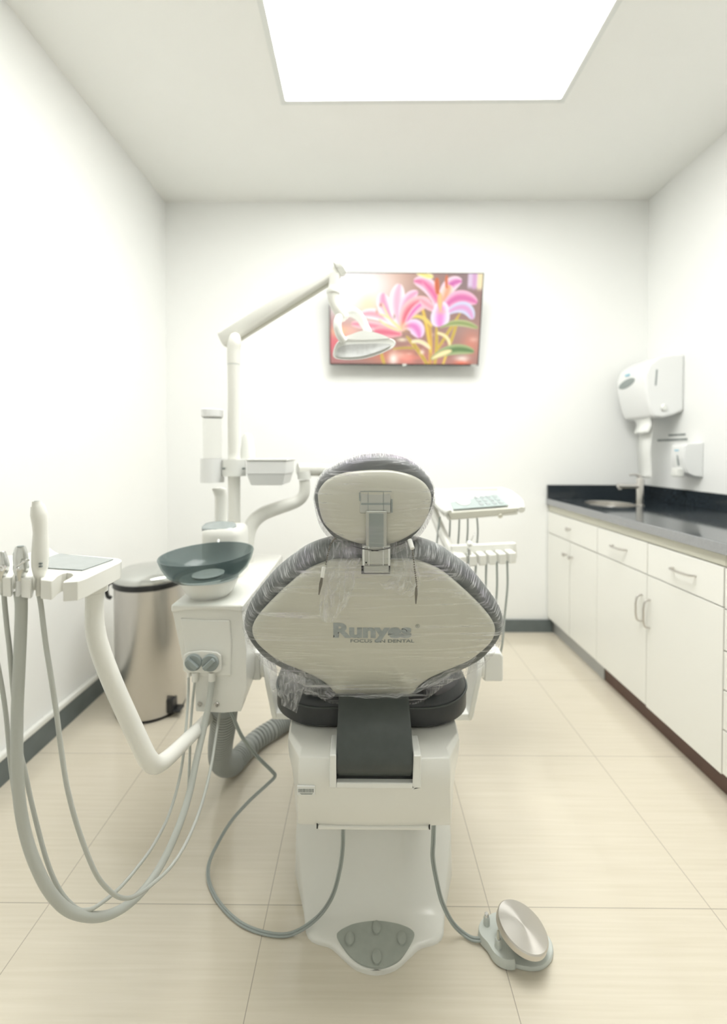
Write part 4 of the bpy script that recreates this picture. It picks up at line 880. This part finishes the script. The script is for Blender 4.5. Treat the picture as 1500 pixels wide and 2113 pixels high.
sheet('hanging_film', [[P(548, 1345, yy), P(575, 1360, yy-.01), P(610, 1378, yy), P(650, 1395, yy+.005), P(690, 1425, yy)],
                       [P(552, 1375, yy), P(578, 1385, yy-.015), P(608, 1395, yy-.01), P(640, 1410, yy), P(690, 1434, yy-.02)],
                       [P(560, 1410, yy+.01), P(582, 1412, yy-.02), P(610, 1415, yy-.005), P(640, 1424, yy-.01), P(685, 1440, yy-.025)],
                       [P(566, 1435, yy), P(584, 1434, yy-.02), P(610, 1432, yy), P(640, 1434, yy-.01), P(672, 1442, yy-.02)]], M['filmf'], t, amp=.010, sub=8)
sheet('film_corner', [[P(578, 1385, yy-.02), P(602, 1388, yy-.025), P(630, 1400, yy-.02)],
                      [P(578, 1420, yy-.03), P(600, 1422, yy-.03), P(624, 1425, yy-.025)],
                      [P(580, 1455, yy-.03), P(598, 1464, yy-.03), P(613, 1473, yy-.03)]], M['filmf'], t, amp=.003, seed=4)
sheet('film_hem', [[P(690, 1428, yy-.03), P(740, 1431, yy-.035), P(800, 1431, yy-.035), P(852, 1425, yy-.03), P(880, 1404, yy-.02), P(930, 1378, yy-.01), P(985, 1348, yy)],
                   [P(690, 1436, yy-.035), P(740, 1439, yy-.04), P(800, 1440, yy-.04), P(856, 1432, yy-.035), P(890, 1416, yy-.03), P(940, 1390, yy-.01), P(985, 1358, yy)]], M['filmf'], t, amp=.006, sub=7, seed=2)
yf = Yb(1190)-.028
sheet('loose_film', [[P(688, 1112, .985), P(705, 1122, .97), P(722, 1135, .965), P(742, 1150, .96)],
                     [P(672, 1165, yf), P(695, 1170, yf-.01), P(715, 1175, yf), P(736, 1172, yf)],
                     [P(660, 1215, yf), P(685, 1222, yf-.01), P(708, 1228, yf), P(728, 1220, yf)],
                     [P(662, 1278, yf+.0), P(680, 1284, yf), P(698, 1270, yf), P(715, 1245, yf)]], M['filmf'], t, amp=.006, seed=7)
sheet('loose_film', [[P(808, 1150, .96), P(822, 1130, .965), P(838, 1118, .97), P(850, 1112, .98)],
                     [P(815, 1180, yf), P(832, 1175, yf-.01), P(846, 1170, yf), P(860, 1160, yf)],
                     [P(800, 1200, yf), P(825, 1210, yf-.01), P(848, 1212, yf), P(868, 1200, yf)],
                     [P(782, 1205, yf), P(815, 1222, yf-.005), P(845, 1232, yf), P(862, 1222, yf)]], M['filmf'], t, amp=.006, seed=12)
t = thing('headrest_film', 'wrinkled clear film bag stretched tightly over the headrest', 'plastic film', (CX, .96, 1.05))
fh = [(647, 1020), (648, 1038), (656, 1070), (668, 1092), (690, 1112), (730, 1134), (774, 1138), (816, 1134), (850, 1112), (874, 1088), (891, 1054), (897, 1024), (894, 998), (878, 972), (852, 951), (822, 939), (780, 935), (740, 939), (708, 950), (678, 965), (657, 984)]
fhl = smooth_loop([P(x, y, Yh(y)+.03) for x, y in fh], 9)
film_dome('film', fhl, hcc, nh, [(.06, .073), (.4, .072), (.6, .069), (.9, .051), (.96, .037), (.992, .010), (.992, -.03), (.95, -.056)], M['filmh'], t, amp=.004, freq=34, seed=5)
bm = B()
for k in range(13):
    u = k/12; sx_ = -1 if k % 2 else 1
    x0 = 690+u*20 if sx_ < 0 else 856-u*20; tube(bm, [P(x0, 1108+u*14, .962), P((x0+774)/2-4*sx_, 1128+u*5, .952), P(774-sx_*u*20, 1136+u*3, .948)], .0008+.0006*random.random(), 5, 5)
obj('film_folds', bm, M['filmh'], t)

# ================================================================== BIB CHAIN with two clips
t = thing('bib_chain', 'ball-link bib chain with two silver clips hanging over the top of the backrest', 'bib chain', P(771, 1120, .96))
def beads(name, pts, parent):
    q = catmull(pts, 30); bm = B(); acc = 0; last = q[0]
    for p in q:
        if (p-last).length >= .0042 or p is q[0]:
            bmesh.ops.create_icosphere(bm, subdivisions=2, radius=.0019, matrix=Matrix.Translation(p)); last = p
    return obj(name, bm, M['clipmetal'], parent)
yk = .934
beads('chain', [P(692, 1110, .97), P(684, 1120, .945), P(678, 1138, yk), P(672, 1165, yk-.004)], t)
beads('chain', [P(851, 1132, yk+.002), P(853, 1150, yk), P(856, 1178, yk-.004), P(859, 1200, yk-.004), P(860, 1212, yk-.004)], t)
def clip(parent, a, b_, w_):
    a, b_ = Vector(a), Vector(b_); d_ = (b_-a).normalized(); s_d = d_.cross(Vector((0, 1, 0))).normalized(); bm = B()
    for off in (-.0012, .0012):
        rr = [a-s_d*w_*.6, a+s_d*w_*.6, a.lerp(b_, .4)+s_d*w_, b_+s_d*w_*.35, b_-s_d*w_*.35, a.lerp(b_, .4)-s_d*w_]
        prism(bm, [p+Vector((0, off-.0004, 0)) for p in rr], (0, .0008, 0))
    return obj('clip', bm, M['clipmetal'], parent, bevel=.0003)
bm = B(); cyl(bm, P(668, 1170, yk-.004), P(665, 1191, yk-.004), .0042, 14); obj('sleeve', bm, M['clean'], t)
clip(t, P(664.5, 1190, yk-.004), P(658, 1227, yk-.004), .0035)
bm = B(); cyl(bm, P(845, 1114, yk+.012), P(851, 1132, yk-.002), .005, 14); obj('sleeve', bm, M['clean'], t)
clip(t, P(859, 1211, yk-.004), P(858, 1246, yk-.004), .0030)

# ================================================================== ASSISTANT INSTRUMENT TRAY (left foreground)
ZT = 1.04; TH_ = .029
def pz(x, y): return PZ(x, y, ZT)
t = thing('instrument_tray', 'white instrument tray with holder notches on a bent white arm, left foreground', 'instrument tray', (-.58, .78, ZT-TH_))
fy = 1196; outl = []
def arc(cx_, r0, y_in, y_out, n=7):
    pass
outl += [pz(130, 1202), pz(160, 1200), pz(180, 1193), pz(215, 1176), pz(245, 1162), pz(251, 1158), pz(251, 1155), pz(244, 1152), pz(200, 1148), pz(150, 1144), pz(122, 1142), pz(112, 1137), pz(104, 1131), pz(92, 1130), pz(70, 1133), pz(60, 1141), pz(20, 1146), pz(-30, 1150), pz(-80, 1155), pz(-80, 1180)]
def tooth(x0, x1, yb_, yf0, yf1):
    return [pz(x0-2, yb_-3), pz(x0-1, yb_+2), pz(x0-1, yf0-3), pz(x0, yf0), pz(x1-3, yf1), pz(x1+1, yf1-4), pz(x1+4, yb_)]
outl += tooth(-36, -10, 1180, 1190, 1191)
outl += [pz(0, 1178)]
outl += tooth(5, 25, 1180, 1192, 1194)
outl += [pz(38, 1177)]
outl += tooth(44, 66, 1182, 1194, 1197)
outl += [pz(77, 1180)]
outl += tooth(84, 104, 1183, 1197, 1199)[:4]+[pz(x, y) for x, y in ((104, 1199), (108, 1198), (113, 1194), (118, 1189), (127, 1184), (138, 1181.5), (148, 1183), (151, 1187), (145, 1192), (136, 1196.5), (130.5, 1200))]
bm = B(); prism(bm, outl, (0, 0, -TH_)); tr_ = obj('tray', bm, M['white'], t, bevel=.0035, seg=3)
bm = B(); prism(bm, [PZ(98, 1152, ZT+.0005), PZ(122, 1143.5, ZT+.0005), PZ(234, 1155, ZT+.0005), PZ(170, 1177.5, ZT+.0005), PZ(98, 1173, ZT+.0005)], (0, 0, .0015)); obj('display', bm, M['screen'], tr_, smooth=False, label='grey display panel')
bm = B(); q = PZ(100, 1160, ZT+.002); box(bm, q.x-.004, q.x+.001, q.y-.012, q.y-.001, ZT+.001, ZT+.0024); obj('red_mark', bm, M['red'], tr_, smooth=False, label='small red mark')
bm = B(); cs = [PZ(134+13*cos(a), 1184+3.5*sin(a), ZT+.0003) for a in [2*pi*k/20 for k in range(20)]]; prism(bm, cs, (0, 0, .0004)); 
bm.free()
bm = B(); tube(bm, [P(196, 1212, .80), P(195, 1262, .80), P(197, 1300, .80), P(207, 1342, .805), P(233, 1410, .82), P(262, 1475, .84), P(290, 1535, .86), P(306, 1566, .875), P(322, 1578, .90), P(345, 1565, .95), P(380, 1532, 1.06), P(412, 1500, 1.2), P(440, 1468, 1.38), P(455, 1452, 1.5)], [.0155, .0155, .016, .0165, .0168, .017, .017, .0172, .0172, .0172, .017, .017, .017, .017], 24, 7); obj('arm', bm, M['white'], t)
bm = B(); q = P(196, 1218, .80); lathe(bm, [(.0155, -.004), (.021, -.002), (.022, .02)], 28, TR(*q)); obj('arm_socket', bm, M['white'], t)

# handpieces standing in the notches, each with its own hose
YI = .685
def stack(bm, pts, seg=24):   # pts = [(px, py, rpx)]
    tube(bm, [P(x, y, YI) for x, y, r_ in pts], [S(r_, YI) for x, y, r_ in pts], seg, 4); return bm
s_ = thing('ultrasonic_handpiece', 'tall white curved handpiece standing in the tray, no tip fitted', 'handpiece', P(81, 1228, YI))
bm = B(); stack(bm, [(77, 1043, 12), (79, 1050, 13.5), (80.5, 1062, 15.3), (82.5, 1080, 14), (83.5, 1098, 13.2), (83.5, 1120, 14.6), (83, 1145, 15.8), (82.5, 1168, 15), (81.5, 1184, 11.5), (81, 1193, 7.5)]); bd = obj('body', bm, M['white'], s_)
bm = B(); p_, q_ = P(76, 1034, YI), P(77, 1046, YI); cyl(bm, p_, q_, S(8.3, YI), 24, S(10, YI)); obj('collar', bm, M['white'], bd)
bm = B(); cyl(bm, P(75.9, 1033.4, YI), P(76, 1036, YI), S(5, YI), 16); obj('coupling_hole', bm, M['grey'], bd)
bm = B(); cyl(bm, P(77.2, 1046, YI), P(77.4, 1048.5, YI), S(11.2, YI), 24, S(12, YI)); obj('vent_ring', bm, M['grey'], bd)
bm = B(); q = P(84, 1163, YI-.0113)
for k, zz in enumerate((0, -.0045)):
    for j in range(2): box(bm, q.x-.0022+j*.0022, q.x-.0006+j*.0022, q.y-.0012, q.y+.002, q.z+zz-.0012, q.z+zz+.0012)
obj('printed_marks', bm, M['ink'], bd, smooth=False)
bm = B(); cyl(bm, P(81, 1192, YI), P(80, 1229, YI), S(6.8, YI), 20, S(5, YI)); obj('stem', bm, M['white'], s_)
hC = [(81, 1228, .69), (86, 1260, .69), (90, 1295, .69), (96, 1340, .69), (104, 1389, .69), (117, 1475, .70), (126, 1545, .71), (140, 1631, .72), (163, 1715, .74), (196, 1799, .77), (224, 1836, .80), (252, 1853, .83), (280, 1848, .86), (317, 1822, .90), (355, 1785, .95), (387, 1733, 1.0), (415, 1663, 1.06), (434, 1589, 1.12), (447, 1510, 1.19), (455, 1462, 1.25)]
bm = B(); tube(bm, [P(*a) for a in hC], .0037, 12, 8); obj('hose', bm, M['hose'], s_)
s_ = thing('suction_handpiece', 'silver suction handpiece with a lever beside the tall white handpiece', 'suction handpiece', P(43, 1228, YI))
bm = B(); stack(bm, [(42, 1127.5, 8.5), (42, 1131, 9.8), (42, 1140, 12.3), (42.5, 1150, 13.2), (43, 1160, 12.8), (43.5, 1172, 14), (43, 1180, 12.5), (42, 1190, 8.6), (41, 1197, 7.6)]); bd = obj('body', bm, M['satin'], s_)
bm = B(); cyl(bm, P(42, 1126.6, YI), P(42, 1129, YI), S(6.4, YI), 16); obj('opening', bm, M['grey'], bd)
bm = B(); q = P(38, 1170, YI-.011); tube(bm, [P(33, 1170, YI-.0115), P(40, 1166, YI-.0125), P(49, 1159, YI-.0122), P(56, 1156, YI-.008), P(61, 1156, YI-.006)], [.0008, .0012, .0018, .0022, .001], 10); obj('lever', bm, M['chrome'], bd)
bm = B(); bmesh.ops.create_uvsphere(bm, u_segments=16, v_segments=10, radius=.003, matrix=Matrix.Translation(P(36.5, 1174, YI-.0105))); obj('rivet', bm, M['chrome'], bd)
bm = B(); cyl(bm, P(41, 1196, YI), P(39.5, 1229, YI), S(6.8, YI), 20); obj('stem', bm, M['pwhite'], s_)
bm = B(); cyl(bm, P(42, 1218, YI+.005), P(44, 1240, YI+.003), S(12.2, YI), 20, S(11.5, YI)); obj('hose_cuff', bm, M['hose'], s_)
hD = [(43.5, 1232, .688), (44, 1260, .69), (42.5, 1310, .69), (39, 1390, .69), (35.5, 1470, .69), (35, 1560, .69), (39, 1640, .70), (50, 1710, .71), (70, 1775, .72), (100, 1836, .74), (137, 1876, .77), (178, 1891, .80), (220, 1889, .84), (262, 1868, .88), (300, 1832, .93), (335, 1780, .98), (367, 1710, 1.03), (390, 1640, 1.08), (405, 1570, 1.12), (421, 1500, 1.16), (433, 1440, 1.18), (437.5, 1398, 1.188)]
bm = B(); tube(bm, [P(*a) for a in hD], .0084, 18, 8); obj('hose', bm, M['hose'], s_)
s_ = thing('saliva_ejector', 'small silver handpiece at the left picture edge with a round button', 'suction handpiece', P(2, 1228, YI))
bm = B(); stack(bm, [(2, 1138.5, 7), (2.5, 1142, 8.3), (3, 1152, 11), (4, 1162, 12.5), (5, 1170, 12.5), (4, 1182, 10), (2, 1192, 7.5), (2, 1226, 6.5)]); bd = obj('body', bm, M['satin'], s_)
bm = B(); M4 = Matrix.Translation(P(6, 1172.5, YI-.0095)) @ Matrix.Rotation(pi/2, 4, 'X'); lathe(bm, [(.0046, -.002), (.005, .001), (.0038, .002), (.0001, .001)], 20, M4); obj('button', bm, M['chrome'], bd)
hA = [(8, 1222, .69), (10, 1250, .69), (15, 1300, .69), (20, 1342, .69), (26, 1413, .695), (33, 1480, .71), (43, 1555, .73), (51, 1590, .735), (70, 1677, .745), (98, 1780, .76), (126, 1841, .775), (157, 1874, .79), (178, 1878, .80), (201, 1869, .82), (243, 1836, .87), (280, 1794, .91), (317, 1743, .96), (350, 1677, 1.02), (373, 1593, 1.08), (383, 1510, 1.13), (388, 1440, 1.17), (389.5, 1394, 1.188)]
bm = B(); tube(bm, [P(*a) for a in hA], .0035, 12, 8); obj('hose', bm, M['hose'], s_)
hB = [(-28, 1235, .70), (-18, 1310, .70), (-2, 1385, .71), (12, 1472, .72), (22, 1579, .73), (34, 1660, .74), (54, 1748, .755), (86, 1824, .77), (130, 1868, .80), (178, 1884, .83), (225, 1882, .865), (270, 1856, .90), (307, 1816, .95), (342, 1762, 1.0), (370, 1700, 1.05), (387, 1640, 1.09), (391, 1570, 1.13), (394, 1490, 1.17), (402, 1403, 1.188)]
s_ = thing('syringe_hose', 'thin grey hose entering at the left picture edge behind the thick suction hose', 'hose', P(-28, 1235, .70))
bm = B(); tube(bm, [P(*a) for a in hB], .0034, 12, 8); obj('hose', bm, M['hose'], s_)

# ================================================================== CORRUGATED HOSE, CABLES
cp_ = [P(464, 1455, 1.32), P(460, 1500, 1.37), P(455, 1540, 1.44), P(457, 1570, 1.54), Vector((-.49, 1.66, .06)), P(500, 1567, 1.725), P(530, 1540, 1.81), P(560, 1518, 1.875), P(600, 1495, 1.955), P(660, 1475, 2.02), P(740, 1468, 2.04)]
cp_[4] = P(474, 1578, 1.635)
fine = catmull(cp_, 60); bm = B(); acc = 0; pts = [fine[0]]; 
for p in fine[1:]:
    if (p-pts[-1]).length > .0016: pts.append(p)
rs = [.0355+.0042*(1 if (k % 7) in (0, 1, 2, 6) else -1) for k in range(len(pts))]
pts = [Vector((p.x, p.y, max(p.z, .0395))) for p in pts]
tube(bm, pts, rs, 28, 0); tag(obj('corrugated_hose', bm, M['corr'], angle=70), 'thick grey corrugated hose curving from the spittoon unit to the floor behind the chair', 'hose')
def cable(pts, r_, strands=2, gap=.9):
    bm = B(); q = catmull(pts, 10)
    for s_ in range(strands):
        off = (s_-(strands-1)/2)*r_*2*gap; pp = []
        for i, p in enumerate(q):
            T = (q[min(i+1, len(q)-1)]-q[max(i-1, 0)]).normalized(); sd_ = T.cross(Vector((0, -.6, .8))); sd_ = sd_.normalized() if sd_.length > 1e-4 else Vector((1, 0, 0)); pp.append(p+sd_*off)
        tube(bm, pp, r_, 8, 0)
    return bm
def onf(x, y, r_=.004): return PZ(x, y, r_)
lc_ = [P(473, 1462, 1.30), P(482, 1482, 1.30), P(500, 1521, 1.31), P(530, 1560, 1.33), P(560, 1590, 1.35), P(567, 1602, 1.35), P(551, 1619, 1.35), P(513, 1654, 1.36), P(476, 1696, 1.35), P(448, 1743, 1.33), PZ(431, 1783, .022), PZ(432, 1822, .008), onf(453, 1864, .0055), onf(490, 1901, .0055), onf(530, 1921, .0055), onf(579, 1930, .0055), PZ(616, 1921, .010), P(658, 1890, 1.115), P(686, 1848, 1.10), P(701, 1795, 1.10), P(707, 1750, 1.10), P(708, 1700, 1.10)]
tag(obj('looped_cable', cable(lc_, .0028), M['hose2'], angle=180), 'grey twin cable looping over the floor left of the chair base', 'cable')

# ================================================================== FOOT PEDAL
pc0 = PZ(1070, 1955, .0)
t = thing('foot_pedal', 'grey foot control with tilted round steel disc on the floor beside the chair', 'foot pedal', (pc0.x, pc0.y, 0))
ol = [(1000, 1904), (1012, 1888), (1030, 1885), (1060, 1895), (1100, 1912), (1130, 1932), (1141, 1955), (1138, 1980), (1120, 1997), (1095, 2001), (1060, 1994), (1030, 1987), (1015, 1975), (1005, 1955), (996, 1930)]
lp = smooth_loop([PZ(x, y, .006) for x, y in ol], 3); pc = sum(lp, Vector())/len(lp)
bm = B(); dome(bm, lp, pc, (0, 0, 1), [(.97, -.006), (1, -.004), (1, .002), (.97, .005), (.9, .004), (.4, .004)]); fb = obj('base_plate', bm, M['ltgrey'], t)
ob = [(987, 1912), (993, 1897), (1004, 1887), (1016, 1893), (1020, 1915), (1035, 1942), (1053, 1963), (1062, 1975), (1061, 1982), (1040, 1980), (1020, 1967), (1006, 1945), (991, 1928)]
lp = smooth_loop([PZ(x, y, .026) for x, y in ob], 3); pc = sum(lp, Vector())/len(lp)
bm = B(); dome(bm, lp, pc, (0, 0, 1), [(1.02, -.022), (1.0, -.004), (.96, 0), (.5, 0)]); blk_ = obj('side_block', bm, M['ltgrey'], t)
for (x, y, hgt) in ((1004, 1908, .022), (1028, 1955, .022)):
    q = PZ(x, y, .024); bm = B(); lathe(bm, [(.0085, 0), (.0075, hgt-.003), (.006, hgt), (.0001, hgt)], 20, TR(*q)); pg = obj('post', bm, M['ltgrey'], blk_)
    bm = B()
    if x < 1010: lathe(bm, [(.0055, hgt-.002), (.0055, hgt+.006), (.004, hgt+.008), (.0001, hgt+.008)], 18, TR(*q)); obj('chrome_button', bm, M['chrome'], pg)
    else: cyl(bm, q+Vector((0, 0, hgt)), q+Vector((0, .002, hgt+.018)), .0035, 12, .0028); obj('toggle', bm, M['shell'], pg)
dc = P(1078, 1912, 1.07)
ta = radians(14)
# disc built flat, then the object itself is tilted so the spun-metal tangent follows it
bm = B(); lathe(bm, [(.0001, .006), (.03, .0055), (.059, .003), (.0615, .0), (.0615, -.012), (.057, -.014), (.0001, -.014)], 72)
dk = obj('disc', bm, M['spun'], None, angle=30); dk.parent = t; dk.matrix_parent_inverse = Matrix.Translation(-Vector(t.location))
dk.matrix_basis = Matrix.Translation(dc) @ Matrix.Rotation(radians(0), 4, 'Z') @ Matrix.Rotation(radians(15), 4, 'Y') @ Matrix.Rotation(radians(3), 4, 'X')
bm = B(); cyl(bm, (dc.x, dc.y, .006), (dc.x, dc.y, dc.z-.012), .02, 20); obj('disc_stem', bm, M['grey'], t)
pcb = [P(895, 1700, 1.10), P(894, 1735, 1.10), P(893, 1770, 1.10), P(900, 1813, 1.10), P(912, 1861, 1.10), P(933, 1903, 1.10), PZ(957, 1927, .010), PZ(978, 1938, .010), PZ(1003, 1937, .014)]
obj('cable', cable(pcb, .003), M['hose2'], t, angle=180)
